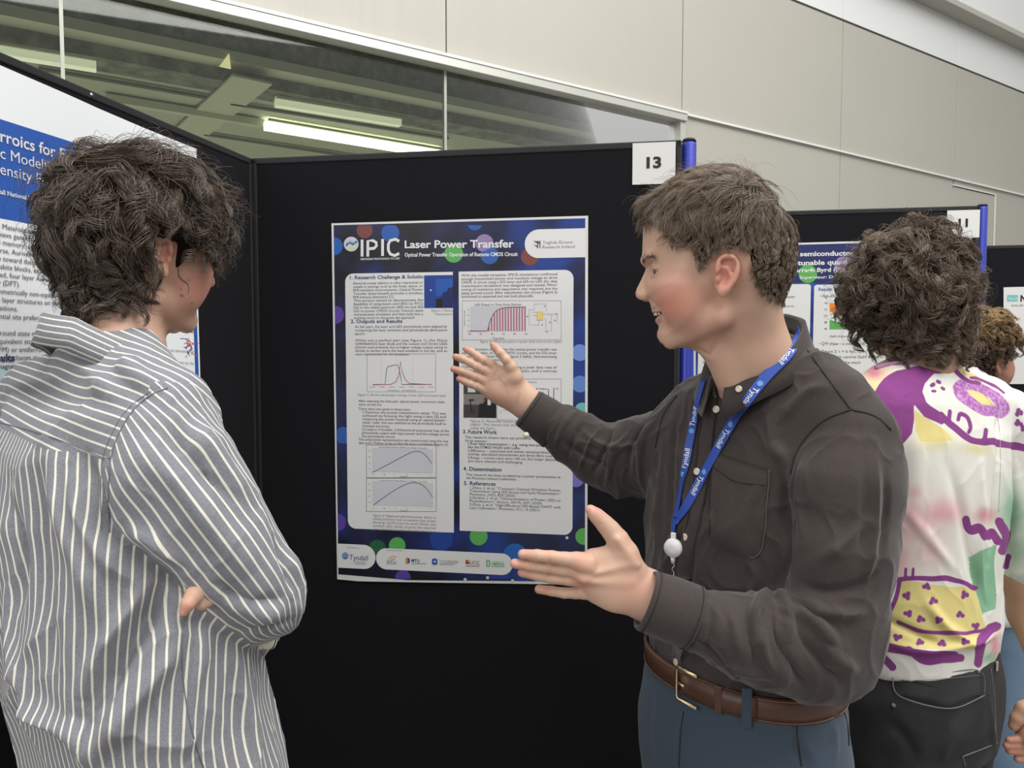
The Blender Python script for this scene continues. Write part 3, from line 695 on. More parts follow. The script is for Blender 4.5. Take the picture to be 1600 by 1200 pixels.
S.text('heading_print', '4. Dissemination', 724, 735, 784, 5.8, 'head', 4, **hh)
S.para('body_text', ['The research has been accepted as a poster presentation at', 'the Photonics Ireland Conference.'], 728.5, 743, 876, 5.4, 3.8, 'ink', last=807)
S.text('heading_print', '5. References', 725, 757.5, 774.5, 5.8, 'head', 4, **hh)
S.para('body_text', ['1.Zhao, J. et al. "Compact Optical Wireless Power', 'Transmission Using LED Arrays and GaAs Photovoltaics."', 'Photonics, 10(7), 824 (2023).'], 734, 763.5, 876, 5.2, 3.8, 'ink', last=806)
S.para('body_text', ['2.Sticklus, J. et al. "Characterisation of Power LEDs as', 'Photodetectors." Sensors, 20(19), 5691 (2020).'], 734, 779, 876, 5.3, 3.8, 'ink', last=848)
S.para('body_text', ['3.Zhao, J. et al. "High-Efficiency LED-Based OWPT with', 'Lens Collimation." Photonics, 9(1), 14 (2021).'], 734, 789.5, 876, 5.4, 3.8, 'ink', last=844)
# sponsor strips
S.rr('sponsor_strip', 528.5, 849, 587.5, 889.5, .03, 'white', 3, (0, 1, 1, 0)); S.rr('sponsor_strip', 588, 855.5, 801, 899, .032, 'white', 3.1)
S.text('sponsor_strip', 'HOST INSTITUTION', 543, 856, 561, 1.8, 'cap', 4); S.text('sponsor_strip', 'PARTNER INSTITUTIONS', 604, 860, 629, 1.8, 'cap', 4)
S.circ('sponsor_strip', 540, 868, 5.2, 'mblue', 4)
for dy in (-2.5, 0, 2.5): S.line('sponsor_strip', [(536, 868+dy), (541, 867+dy), (545.5, 869+dy)], .8, 'white', 4.5)
S.text('sponsor_strip', 'Tyndall', 546.5, 874, 575.5, 7.8, 'head', 4); S.text('sponsor_strip', 'National Institute', 555, 878, 573, 1.9, 'mblue', 4); S.text('sponsor_strip', 'Institiúid Náisiúnta', 555, 881, 573, 1.9, 'mblue', 4)
S.text('sponsor_strip', 'DCU', 605.5, 880.5, 619.5, 5.2, 'head', 4); S.line('sponsor_strip', [(607, 873), (613, 869), (620, 869), (616, 873), (610, 874.5)], 1.4, 'gold', 4)
S.rr('sponsor_strip', 634.5, 871, 641, 880, .004, 'bblue', 4); S.rr('sponsor_strip', 634.5, 871, 637.5, 880, 0, 'orange', 4.3); S.text('sponsor_strip', 'MTU', 643.5, 877.5, 656, 4.8, 'head', 4, bold=.02); S.line('sponsor_strip', [(643.5, 880), (667, 880)], .8, 'cap', 4)
S.rr('sponsor_strip', 675.5, 872, 684, 882, .004, 'bblue', 4); S.poly('sponsor_strip', [(677.5, 878), (680, 875), (682, 878)], 'white', 4.5)
S.text('sponsor_strip', 'Trinity College Dublin', 686.5, 876.5, 716.5, 2.6, 'cap', 4); S.line('sponsor_strip', [(686.5, 879), (716, 879)], .7, 'cap', 4); S.line('sponsor_strip', [(686.5, 881.5), (710, 881.5)], .7, 'cap', 4)
S.rr('sponsor_strip', 728, 874.5, 734, 881, 0, 'crimson', 4); S.rr('sponsor_strip', 731, 874.5, 734, 878, 0, 'gold', 4.3); S.text('sponsor_strip', 'UCC', 735, 881, 749.5, 5.4, 'ink', 4); S.line('sponsor_strip', [(728, 884), (750, 884)], .9, 'crimson', 4)
S.rr('sponsor_strip', 760, 874, 766, 885.5, .004, 'green', 4); S.rr('sponsor_strip', 762, 876, 764, 884, 0, 'white', 4.4); S.text('sponsor_strip', 'LIMERICK', 768.5, 882.5, 788.5, 3.8, 'green', 4, bold=.02); S.text('sponsor_strip', 'UNIVERSITY OF', 769, 878, 787, 1.8, 'green', 4); S.line('sponsor_strip', [(768.5, 885), (788, 885)], .8, 'green', 4)
S.finish('poster', 'dark blue research poster titled Laser Power Transfer on board 13')

# ---- number cards
def card(num, x0, y0, x1, y1, base, label, tx0, tx1, ty, th):
    C_ = Sheet(on_plane(x0, y1, flat(base), BNn), BU, BNn)
    C_.rr('card_sheet', x0, y0, x1, y1, 0, 'paper', 0); C_.text('printed_number', num, tx0, ty, tx1, th, 'black', 2, bold=.04, res=5)
    C_.finish('number_card', label, 'sign')
card('13', 988.5, 224, 1055, 286.5, pL, 'white number card reading 13 at the top corner of its board', 1010, 1033, 262.5, 16)
card('11', 1480, 329, 1530, 371, p11, 'smaller white number card reading 11 on the board behind', 1497, 1512, 354.5, 12)

# ---- poster on board 11
S = Sheet(on_plane(1085, 900, flat(p11), BNn), BU, BNn); S.k = 1.45
S.poly('paper_sheet', [(1084, 384), (1518, 372), (1518, 930), (1084, 920)], 'paper', 0)
S.poly('printed_background', [(1087, 387), (1514, 375), (1514, 926), (1087, 916)], 'galaxyb', 1)
S.poly('printed_background', [(1087, 387), (1514, 375), (1514, 440), (1087, 443)], 'navy', 2)
cl = None
for x, y, r, c in ((1262, 428, 15, 'green'), (1318, 415, 15, 'mauve'), (1215, 436, 9, 'purple')): S.circ('bokeh_print', x, y, r/1.5, c, 3)
S.text('title_print', 'Theory of semiconductor quantum dots for', 1190, 401.5, 1440, 7, 'white', 4, bold=.03, y1=397); S.text('title_print', 'tunable quantum materials', 1246, 414.5, 1400, 7, 'white', 4, bold=.03, y1=411)
S.text('title_print', 'Darragh Byrd (Photonics Group)', 1234.5, 425.5, 1392, 6, 'white', 4, bold=.03, y1=423); S.text('title_print', 'Supervisor: Dr. Christina', 1249.5, 435.8, 1345, 4.4, 'white', 4, bold=.02, y1=434)
S.rr('text_panel', 1092, 446, 1257, 920, .01, 'white', 3); S.rr('text_panel', 1272, 445, 1508, 920, .01, 'white', 3)
S.para('body_text', ['Semiconductors', ''], 1190, 456, 1227, 10, 5, 'hblue'); S.para('body_text', ['quantum semiconductor', 'electrons and holes'], 1185, 466, 1242, 7, 4, 'ink', last=1226); S.text('body_text', 'in InGaN heterostructures', 1190, 480, 1240, 3.5, 'cap')
for i, t in enumerate(['• QBITs for new dots', '• Prior work and aims', '  quantum wells grown', '  on sapphire wafers']): S.text('body_text', t, 1098, 549+i*9, 1150, 4.5, 'ink')
S.text('heading_print', 'Results:', 1279, 454.5, 1301, 5, 'hblue', 4, bold=.02); S.text('body_text', '• High-throughput search', 1281, 465, 1340, 5, 'ink')
S.rr('phase_chart', 1295, 473, 1345, 514.5, 0, 'white', 4); S.poly('phase_chart', [(1296, 473.5), (1345, 473.5), (1345, 492), (1320, 494), (1308, 492), (1296, 486)], 'orange', 5)
S.poly('phase_chart', [(1296, 500), (1308, 503), (1320, 506), (1345, 507), (1345, 514), (1296, 514.5)], 'green', 5)
for i in range(5): S.text('phase_chart', str(14-2*i), 1288, 475+i*10, 1292, 3, 'ink', 5)
S.text('phase_chart', 'GaN thickness', 1296, 527, 1330, 3.4, 'ink', 5)
S.text('body_text', '• QW phase – a conventional', 1280, 539, 1350, 4.6, 'ink'); S.para('body_text', ['Figure 2: t = 6 nm, open circle shows', 'localised in central GaN layers of the', 'band gap of the stack'], 1284, 551, 1392, 8.5, 4.2, 'ink', last=1345)
S.finish('poster', 'blue research poster on board 11, half hidden by the two men at right')
# ---- sheet on the furthest board
S = Sheet(on_plane(1568, 560, flat(p9), BNn), BU, BNn); S.k = 2
S.poly('paper_sheet', [(1568, 449), (1680, 446), (1680, 600), (1568, 600)], 'paper', 0)
S.rr('logo', 1573.5, 461, 1590, 471, 0, 'teal', 2); S.text('logo', '9m3', 1575, 469, 1588.5, 4.5, 'white', 3); S.text('heading_print', 'NEW', 1594, 471, 1625, 9.5, 'black', 2, bold=.04); S.text('heading_print', 'SOLVE THE', 1580, 479, 1612, 3, 'ink', 2)
S.finish('poster', 'white poster with a teal logo on the furthest board')

# ---- poster on the left board
warpL = lambda u, v: .004*np.clip((v-.75)*6, 0, 1)*(np.sin(u*9.0)**2)+.001*np.sin(v*14+u*6)
LX = -LU      # reading direction: away from the camera, to the right in view
S = Sheet(on_plane(0, 1030, flat(pL), LN), LX, LN, warpL); S.k = .8
uR = S.px(312.5, 600)[0]; vT = S.px(310, 235)[1]; vT2 = S.px(0, 101)[1]; vB = S.px(0, 1033)[1]; W_ = .70
pm('paperL', (.80, .82, .84)); S.poly('paper_sheet', [(uR-W_, vT2+.005), (0, vT2), (uR*.45, (vT+vT2)/2-.003), (uR, vT), (uR, vB), (uR-W_, vB)], 'paperL', 0, .03, px=False)
a0 = S.px(0, 186); a1 = S.px(0, 341); ur2 = S.px(304, 500)[0]
S.poly('header_print', [(uR-W_, a0[1]), (ur2, a0[1]), (ur2, a1[1]), (uR-W_, a1[1])], 'hblue', 1, .03, px=False)
S.poly('side_band', [(S.px(304.5, 600)[0], a0[1]), (S.px(310, 600)[0], a0[1]), (S.px(310, 600)[0], vB+.02), (S.px(304.5, 600)[0], vB+.02)], 'hblue', 1, .03, px=False)
def tx(part, t, x, y, hpx, col, endx, endy, **k):
    """perspective line: ends given separately"""
    S.text(part, t, x, y, endx, hpx, col, y1=endy, **k)
def txm(part, t, x, y, h, col, length=None, right=None, **k):
    a = S.px(x, y); V, F = text_geo(t, k.get('bold', 0), k.get('res', 2), 0); kk = h/cap_h()
    wd = V[:, 0].max()-V[:, 0].min(); L = (length if length else wd*kk); u = a[0]+(V[:, 0]-V[:, 0].min())/wd*L
    if right: u = u-L
    S.put(part, np.stack([u, a[1]+V[:, 1]*kk], 1), F, col, k.get('layer', 4))
def anchor(part, full, vis, x, y, h, col, **k):
    """place the line so that its visible tail starts at pixel x."""
    V, _ = text_geo(full, k.get('bold', 0), k.get('res', 2), 0); V2, _ = text_geo(full[len(vis):], k.get('bold', 0), k.get('res', 2), 0)
    kk = h/cap_h(); a = S.px(x, y); off = (V[:, 0].max()-V[:, 0].min()-(V2[:, 0].max()-V2[:, 0].min()))*kk
    Vt, F = text_geo(full, k.get('bold', 0), k.get('res', 2), 0)
    S.put(part, np.stack([a[0]-off+(Vt[:, 0]-Vt[:, 0].min())*kk, a[1]+Vt[:, 1]*kk], 1), F, col, k.get('layer', 4))
anchor('title_print', 'Multiferroics for Future Devices', 'Multife', 0, 221, .0178, 'white', bold=.015, res=4)
anchor('title_print', 'Atomistic Modelling of Layered', 'Atomisti', 0, 247, .0165, 'white', res=4)
anchor('title_print', 'using Density Functional Theory', 'using D', 0, 272, .0165, 'white', res=4)
anchor('title_print', 'Tyndall National Institute, Cork', 'Tynd', 0, 303, .0068, 'white', bold=.02)
for i, (t, v_) in enumerate([('Multiferroic Materials combine electric', 'Multiferroic'), ('to achieve generation of devices', 'to achi'), ('data and memory, adding to the', 'data and'), ('of course, Aurivillius phases are', 'of cour'), ('a route toward these materials', 'a route'), ('perovskite blocks, enabling a', 'perovs'), ('structured, four layer Aurivillius', 'structure'), ('theory (DFT).', 'theory ')]):
    anchor('body_text', t, v_, 3, 357.5+i*12.6, .0078, 'ink')
for i, (t, v_) in enumerate([('Symmetrically non-equivalent', 'Sym'), ('the layer structures on the', 'the '), ('oxygen positions.', 'oxygen pos'), ('preferential site preference for', 'preferen'), ('', ''), ('The ground state magnetic', 'The gr'), ('non-equivalent structures', 'non-eq'), ('(FM) or antiferromagnetic', '(F'), ('the exchange mechanism', 'th'), ('and magnetic ordering.', 'and m')]):
    if t: anchor('body_text', t, v_, 2, 459+i*13.0, .0078, 'ink')
anchor('heading_print', 'Results', 'Res', 0, 565, .0115, 'head', bold=.03)
q0 = S.px(0, 572)
S.rr('result_table', q0[0]-.3, q0[1], S.px(13, 572)[0], S.px(0, 600)[1], 0, 'cyan', 2, uv=True); S.rr('result_table', S.px(14, 572)[0], q0[1], S.px(60, 572)[0], S.px(0, 600)[1], 0, 'pink', 2, uv=True)
for i, t in enumerate(['have been extracted from', '', 'and the impact on the', '', 'layer. Hund\'s Coupling', 'energy difference', 'FM and AFM states.', 'further', 'is needed to', 'exchange interactions in', 'energetically', 'similar', 'is mapped', 'of in total', 'as below']):
    if t:
        y = 548+i*9.2+(14 if i > 3 else 0); S.text('body_text', t, 250, y, 302, 4.2, 'cap', y1=y+3)
rr_ = np.random.default_rng(3)
for i in range(26):
    x, y = 290+rr_.random()*12, 508+rr_.random()*50; S.line('molecule_figure', [(x, y), (x+rr_.normal()*5, y+rr_.normal()*5)], 1.0, ('red', 'purple', 'orange')[i % 3], 2)
    S.circ('molecule_figure', x, y, 1.4, ('red', 'purple', 'orange')[i % 3], 3)
S.finish('poster', 'white poster with bright blue title band on the left board, behind the curly dark head')
# ---------------------------------------------------------------- people: shared head, hair and skin
def skin_mat(name, base, red, dark=(.06, .03, .022)):
    g = NG(name)
    n = g.noise(55, 5); c = g.mix(n, tuple(x*.93 for x in base), tuple(min(1, x*1.06) for x in base))
    c = g.mix(g.math('MULTIPLY', g.attr('blush'), 1.0, clamp=True), c, red)
    c = g.mix(g.math('MULTIPLY', g.attr('nail'), 1.0, clamp=True), c, (.62, .36, .30))
    c = g.mix(g.math('MULTIPLY', g.attr('dark'), 1.0, clamp=True), c, dark)
    g.set('Base Color', c); g.set('Roughness', .52); g.set('Subsurface Weight', .12); g.set('Subsurface Radius', (.010, .004, .002)); g.set('Subsurface Scale', 1.0)
    g.set('Specular IOR Level', .35); g.bump(g.noise(420, 3), .12, .0006); return g.m
M_skin = skin_mat('light_skin', (.56, .36, .265), (.53, .20, .15)); M_skin2 = skin_mat('light_skin_warm', (.56, .35, .255), (.50, .18, .13)); M_skin3 = skin_mat('tan_skin', (.42, .25, .165), (.42, .15, .10))  # second light skin is a touch warmer, for the listener
# side profile of a face, measured on the nearer man: (y forward, z up) in cm from the middle of the head
K_ = 10.7
_pr = [(1005, 357), (1005.6, 380), (1005.8, 397), (1007, 406), (1011, 412), (1012.2, 417), (1008, 425.5), (1002.8, 437), (997.6, 448), (995.4, 456), (996.8, 462.3), (1002.5, 466.4), (1011, 467.6), (1017, 470), (1019.6, 476), (1020, 480), (1024, 484), (1028, 488), (1027.8, 495.5), (1031.2, 503), (1032.5, 510), (1030, 518), (1029.8, 526), (1035, 534.5), (1044.5, 539.6), (1064, 542.5), (1096, 545)]
PROF = np.array([((1133-x)/K_*.01, (437-y)/K_*.01) for x, y in _pr])
def poly_d(P, y, z):
    """signed distance to polygon in the (y,z) plane on a grid."""
    d = np.full(np.broadcast(y, z).shape, 1e9); ins = np.zeros(d.shape, bool); n = len(P)
    for i in range(n):
        a, b = P[i], P[(i+1) % n]; e = b-a; wy, wz = y-a[0], z-a[1]
        t = np.clip((wy*e[0]+wz*e[1])/max(e @ e, 1e-12), 0, 1); d = np.minimum(d, (wy-t*e[0])**2+(wz-t*e[1])**2)
        if a[1] != b[1]: ins ^= ((a[1] > z) != (b[1] > z)) & (y < (b[0]-a[0])*(z-a[1])/(b[1]-a[1])+a[0])
    d = np.sqrt(d); return np.where(ins, -d, d)
def head_sdf(h, neck=None, smile=True, full=False, pad=None, face_scale=1.0, slim=1.0):
    """Local frame: x to the left ear, y forward, z up, metres."""
    s = SDF(h); P = PROF.copy()
    if not smile: P = np.delete(P, 17, 0); P[16] = (P[16][0]+.001, P[16][1])
    C = lambda *a: np.array(a)*.01
    # cranium and jaw masses
    s.ell(C(0, 1.3, 4.6), C(7.55, 9.9, 8.9), .02)
    s.ell(C(0, -2.5, 1.5), C(6.6, 6.5, 6.5), .03)
    # face without nose, inflated from its side outline
    face = np.array([P[0]+[-.002, .02]]+[P[0]+[-.001, 0]]+[P[1]]+[P[2]]+[P[3]]+[(P[4][0]-.004, P[4][1])]+[(P[12][0]+.0005, -.005)]+[(P[12][0]+.0002, P[12][1]+.006)]+list(P[13:])+[(.02, -.108), (-.01, -.06), (-.02, .02), (0, .08)])
    zk = np.array([-.11, -.10, -.085, -.07, -.05, -.03, -.01, .01, .03, .06, .10])
    wk = np.array([.030, .036, .045, .052, .0585, .064, .068, .069, .068, .067, .062])*slim
    Dk = np.array([.040, .046, .052, .056, .058, .055, .052, .055, .062, .065, .065])
    def face_fn(x, y, z):
        yy = y[0]*np.ones_like(z[0]); zz = np.ones_like(y[0])*z[0]
        d2 = poly_d(face, yy, zz).astype(np.float32); dep = np.clip(-d2, 0, None)
        wv = np.interp(z[0], zk, wk)*np.ones_like(y[0]); Dv = np.interp(z[0], zk, Dk)*np.ones_like(y[0])
        half = wv*np.sqrt(np.clip(1-(1-np.minimum(dep/Dv, 1))**1.5, 0, 1))
        d = np.maximum(d2[None], (np.abs(x)-half[None])*.62); return d
    s.op(face_fn, (-.08, -.03, -.12), (.08, .14, .12), .012)
    # jaw angle and cheeks
    for sg in (1, -1):
        s.cone(C(sg*4.5, .8, -5.6), C(sg*1.8, 7.5, -8.9), .018, .012, .014)
        s.ell(C(sg*4.2, 6.6, -2.6), C(2.1, 2.5, 2.0), .022); s.ell(C(sg*4.0, 5.6, -4.8), C(1.9, 2.2, 1.9), .022)
        s.cone(C(sg*3.6, 10.2, 3.3), C(sg*1.3, 11.35, 3.0), .0055, .0060, .014)           # brow
        s.ell(C(sg*3.3, 10.5, 1.25), C(1.8, 1.25, 1.15), .012, mode='s')                # eye socket
    nose = np.array([P[4]]+list(P[5:13])+[(P[12][0]-.012, P[12][1]-.000), (P[12][0]-.018, -.012), (P[4][0]-.012, P[4][1])])
    def nose_fn(x, y, z):
        yy = y[0]*np.ones_like(z[0]); zz = np.ones_like(y[0])*z[0]; d2 = poly_d(nose, yy, zz).astype(np.float32)
        fy = np.interp(z[0], P[4:12, 1][::-1], P[4:12, 0][::-1])*np.ones_like(y[0])
        base = np.interp(z[0], [-.031, -.027, -.018, -.005, .02], [.0045, .0085, .0085, .0055, .0042])*np.ones_like(y[0])
        half = base+np.clip(fy-yy, 0, .03)*.42
        r = .0025; q1 = d2[None]+r; q2 = np.abs(x)-half[None]+r
        return np.minimum(np.maximum(q1, q2), 0)+np.sqrt(np.maximum(q1, 0)**2+np.maximum(q2, 0)**2)-r
    s.op(nose_fn, (-.02, .09, -.035), (.02, .135, .03), .0035)
    fzz = face[2:-4]; o_ = np.argsort(fzz[:, 1])
    def fy(x, z, out=0.0):
        """front surface of the inflated face at (x, z) in cm."""
        x, z = x*.01, z*.01; w_, D_ = np.interp(z, zk, wk), np.interp(z, zk, Dk)
        return (np.interp(z, fzz[o_, 1], fzz[o_, 0])-D_*(1-(max(0, 1-min(1, abs(x)/w_)**2))**(1/1.5)))*100+out
    for sg in (1, -1):
        s.ell(C(sg*1.25, 11.35, -2.15), C(.66, 1.0, .82), .004)                         # nostril wing
        s.ell(C(sg*.62, 11.9, -3.02), C(.28, .55, .22), .002, mode='s')
        s.ell(C(sg*3.2, 8.75, 1.15), C(1.62, 1.45, 1.30), .005)                          # lids over the eyeball
        s.chain([(C(sg*1.9, 10.1, 1.5), .0018), (C(sg*3.2, 10.0, 2.0), .0022), (C(sg*4.5, 9.1, 1.5), .0018)], .004)   # upper lid fold
        s.ell(C(sg*3.4, 9.75, 1.0), C(1.5, 1.1, .25), .0012, R=[[.90, -sg*.42, -.10], [sg*.42, .90, 0], [.10, 0, 1]], mode='s')   # opening
    mz = -5.02
    def along(pts, r, k, mode='u', out=0.0):
        for sg in (1, -1): s.chain([(C(sg*x, fy(x, z, out), z), q) for (x, z), q in zip(pts, r)], k, mode=mode)
    along([(1.9, -2.7), (2.7, -3.5), (3.4, -4.6), (3.5, -5.6)], [.0004, .0008, .0010, .0004], .007, 's', .05)       # fold beside the mouth
    if smile:
        along([(0, -4.45), (.9, -4.4), (2.0, -4.6), (3.1, -4.75)], [.0032, .0034, .0030, .0018], .004, out=-.12)
        along([(0, -5.85), (.9, -5.8), (2.0, -5.5), (3.0, -5.0)], [.0042, .0044, .0036, .0018], .004, out=-.25)
        s.chain([(C(0, 11.2, -5.10), .0044), (C(0, 9.4, -5.10), .0040)], .0015, mode='s')
        along([(0, -5.10), (.9, -5.08), (2.0, -4.98), (3.2, -4.76)], [.0044, .0042, .0032, .0010], .0015, 's', .05); along([(0, -5.10), (.9, -5.08), (2.0, -4.98), (2.9, -4.80)], [.0042, .0040, .0030, .0008], .0015, 's', -.55)
        along([(3.35, -4.6), (3.4, -4.9)], [.0022, .0020], .006, 's', .05)
    else:
        along([(0, -4.5), (1.2, -4.55), (2.3, -4.9)], [.0032, .0032, .0016], .005, out=-.1); along([(0, -5.5), (1.2, -5.45), (2.2, -5.1)], [.0036, .0034, .0016], .005, out=-.2)
        along([(0, -4.98), (1.2, -5.0), (2.5, -5.05)], [.0012, .0012, .0008], .002, 's', .15)
    # ears: helix, antihelix, lobe
    for sg in (1, -1):
        X = lambda y, z, o=0: C(sg*(7.30+o), .05+(y-.9)*.84, z*.86-.15)
        s.ell(X(1.1, .1, -.15), C(.5, 1.28, 2.45), .004, R=[[1, 0, 0], [0, .97, .24*1], [0, -.24, .97]])
        hel = spline([(2.2, .4), (2.05, 1.9), (1.3, 2.85), (.2, 2.95), (-.65, 2.1), (-.85, .8), (-.45, -.6), (.2, -1.6), (.75, -2.4)], 3)
        s.chain([(X(a, b, .55), .0031) for a, b in hel], .003)
        s.ell(X(1.25, -2.55, .35), C(.42, .72, .80), .005)
        s.chain([(X(1.55, 1.5, .3), .0022), (X(.55, 1.1, .35), .0025), (X(.25, .1, .35), .0025), (X(.7, -1.1, .35), .0026)], .004)
        s.ell(X(1.35, -.35, .75), C(.75, .75, .85), .004, mode='s'); s.ell(X(-.05, 1.7, .75), C(.35, .5, .6), .004, mode='s'); s.ell(X(1.2, 2.0, .72), C(.42, .35, .3), .004, mode='s')
        s.ell(X(2.15, -.5, .25), C(.35, .38, .5), .004)
    if neck is not None:
        for a, b, ra, rb, k in neck: s.cone(a, b, ra, rb, k)
    return s.build(pad=pad, full=full)
class Frame:
    """Placement of a head: origin, facing direction and tilt."""
    def __init__(s, O, fwd, up=(0, 0, 1)):
        s.O = np.asarray(O, float); f = nrm(fwd); u = nrm(np.asarray(up, float)-np.dot(up, f)*f); l = np.cross(u, f); s.M = np.stack([l, f, u], 1)   # columns
    def W(s, P): return np.asarray(P) @ s.M.T + s.O
    def L(s, P): return (np.asarray(P)-s.O) @ s.M
def gauss(V, spots):
    a = np.zeros(len(V))
    for c, r, k in spots: a = np.maximum(a, k*np.exp(-(((V-np.asarray(c))/np.asarray(r))**2).sum(1)))
    return a
HEADSPOTS = [((.060, .070, -.035), (.04, .045, .036), .85), ((-.060, .070, -.035), (.04, .045, .036), .85), ((0, .075, -.09), (.03, .03, .02), .4), ((0, .13, -.019), (.012, .010, .010), .5), ((.078, .0, 0), (.014, .026, .036), .85), ((-.078, .01, 0), (.014, .026, .036), .85),
             ((.05, .05, -.06), (.035, .03, .03), .5), ((-.05, .05, -.06), (.035, .03, .03), .5), ((0, .098, -.058), (.026, .012, .0045), .9), ((0, .101, -.043), (.026, .012, .0035), .8)]
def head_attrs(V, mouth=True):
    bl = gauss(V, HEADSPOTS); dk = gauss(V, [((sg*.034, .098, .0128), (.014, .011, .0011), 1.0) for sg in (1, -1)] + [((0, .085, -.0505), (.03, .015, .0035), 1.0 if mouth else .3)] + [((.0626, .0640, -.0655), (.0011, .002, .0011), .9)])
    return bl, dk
def strand_mesh(name, P, R, mat_, parent, tone, sides=3):
    """P: (n, steps, 3) polylines, R: (steps,) or (n, steps) radii -> one mesh of thin tubes."""
    n, S_, _ = P.shape
    T = np.gradient(P, axis=1); T /= np.linalg.norm(T, axis=2)[..., None]+1e-9
    A = np.cross(T, np.array([.31, .17, .93])); A /= np.linalg.norm(A, axis=2)[..., None]+1e-9; B = np.cross(T, A)
    R = np.broadcast_to(R, (n, S_))[..., None]
    V = np.stack([P+R*(math.cos(t)*A+math.sin(t)*B) for t in np.arange(sides)*2*math.pi/sides], 2)      # n,S,k,3
    base = (np.arange(n)*S_*sides)[:, None, None]; i = (np.arange(S_-1)*sides)[None, :, None]; k = np.arange(sides)[None, None, :]; k2 = (k+1) % sides
    F = np.stack([base+i+k, base+i+k2, base+i+sides+k2, base+i+sides+k], -1).reshape(-1, 4)
    return mesh_np(name, V.reshape(-1, 3), F, mat_, parent, True, {'tone': np.repeat(tone, S_*sides)})
def hair_mat(name, dark, light, rough=.38):
    g = NG(name); g.set('Base Color', g.mix(g.math('ADD', g.math('MULTIPLY', g.attr('tone'), .75), g.math('MULTIPLY', g.noise(35, 2), .35), clamp=True), dark, light))
    g.set('Roughness', rough); g.set('Specular IOR Level', .6); g.set('Anisotropic', .4); return g.m
def scatter(V, Q, w_, n):
    """n random points on quads weighted by area*w_."""
    a = V[Q[:, 0]]; b = V[Q[:, 1]]; c = V[Q[:, 2]]; d = V[Q[:, 3]]
    ar = np.linalg.norm(np.cross(c-a, d-b), axis=1)*w_; p_ = ar/ar.sum(); i = RNG.choice(len(Q), n, p=p_); u, v = RNG.random((2, n, 1))
    return (a[i]*(1-u)+b[i]*u)*(1-v)+(d[i]*(1-u)+c[i]*u)*v
def comb_hair(sd, roots, steps, length, comb, thick, lift, curl, turns, clump_n=0, clump=.7, jitter=.15, end_drop=0.0, base=.5):
    """grow strands over the head field; comb/thick/length are functions of the root (local)."""
    n = len(roots); P = roots.copy(); L = length(roots)*(1+.25*RNG.normal(size=n)).clip(.5, 1.5); th = thick(roots)
    th = th*(.35+.65*RNG.random(n)**.6)
    t0 = thick(roots)*base; th = (th-t0*.2).clip(.1*th); th = t0+(thick(roots)-t0)*(th/(thick(roots)+1e-6)).clip(0, 1.4); P = P+sd.grad(P)*t0[:, None]*.85
    out = [P.copy()]; jit = RNG.normal(size=(n, 3))*jitter
    if clump_n:
        gi = RNG.choice(n, clump_n, replace=False); own = np.empty(n, int)
        for a in range(0, n, 2000): own[a:a+2000] = np.argmin(((roots[a:a+2000, None]-roots[gi][None])**2).sum(2), 1)
        cj = RNG.normal(size=(clump_n, 3))*jitter*1.6; jit = jit*.35+cj[own]; th = th*.5+.5*(t0+(thick(roots)-t0)*(.1+.95*RNG.random(clump_n)**.7)[own])
        ph = RNG.random(clump_n)[own]*2*math.pi+RNG.normal(size=n)*.35; tn = turns*(1+.3*RNG.normal(size=clump_n))[own]; hand = RNG.choice([-1, 1], clump_n)[own]
    else: ph = RNG.random(n)*2*math.pi; tn = np.full(n, turns); hand = np.ones(n)
    Gs = []; 
    for k in range(1, steps+1):
        t = k/steps; G = sd.grad(P); c = comb(P)+jit; c = c-G*(c*G).sum(1)[:, None]; c /= np.linalg.norm(c, axis=1)[:, None]+1e-9
        P = P+c*(L/steps)[:, None]; G = sd.grad(P); cur = sd.sample(P); tgt = t0*.85+(th-t0*.85)*min(1, t*lift)*(1-end_drop*max(0, t-.5)*2)+.0006
        P = P+G*(tgt-cur)[:, None]; out.append(P.copy()); Gs.append((G, c))
    P = np.stack(out, 1)
    Gs = [Gs[0]]+Gs; am = curl
    for k in range(steps+1):
        t = k/steps; G, c = Gs[k]; sdv = np.cross(G, c); a = (am*min(1, t*1.6))
        ang = ph+hand*2*math.pi*tn*t
        P[:, k] += a*(np.sin(ang)[:, None]*sdv+.8*(np.cos(ang)-np.cos(ph))[:, None]*G)
    if clump_n:
        C_ = P[gi][own]; P = P+(C_-P)*(clump*np.linspace(0, 1, steps+1)**.8)[None, :, None]
    return P
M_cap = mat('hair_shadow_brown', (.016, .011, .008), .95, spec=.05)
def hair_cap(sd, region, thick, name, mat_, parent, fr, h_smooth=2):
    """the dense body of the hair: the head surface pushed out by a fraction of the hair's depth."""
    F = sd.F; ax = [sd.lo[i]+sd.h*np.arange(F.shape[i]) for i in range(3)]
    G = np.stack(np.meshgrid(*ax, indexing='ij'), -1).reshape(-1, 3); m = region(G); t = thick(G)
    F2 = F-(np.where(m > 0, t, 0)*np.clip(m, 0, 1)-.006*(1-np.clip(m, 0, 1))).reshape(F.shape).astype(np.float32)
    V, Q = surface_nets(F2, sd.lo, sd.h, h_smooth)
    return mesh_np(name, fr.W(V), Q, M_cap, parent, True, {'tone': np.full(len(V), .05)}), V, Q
M_eye = mat('eye_white', (.46, .41, .38), .2); M_iris = mat('grey_blue_iris', (.035, .05, .06), .12); M_teeth = mat('teeth', (.66, .60, .47), .25); M_mouth = mat('mouth_dark', (.09, .02, .02), .5)
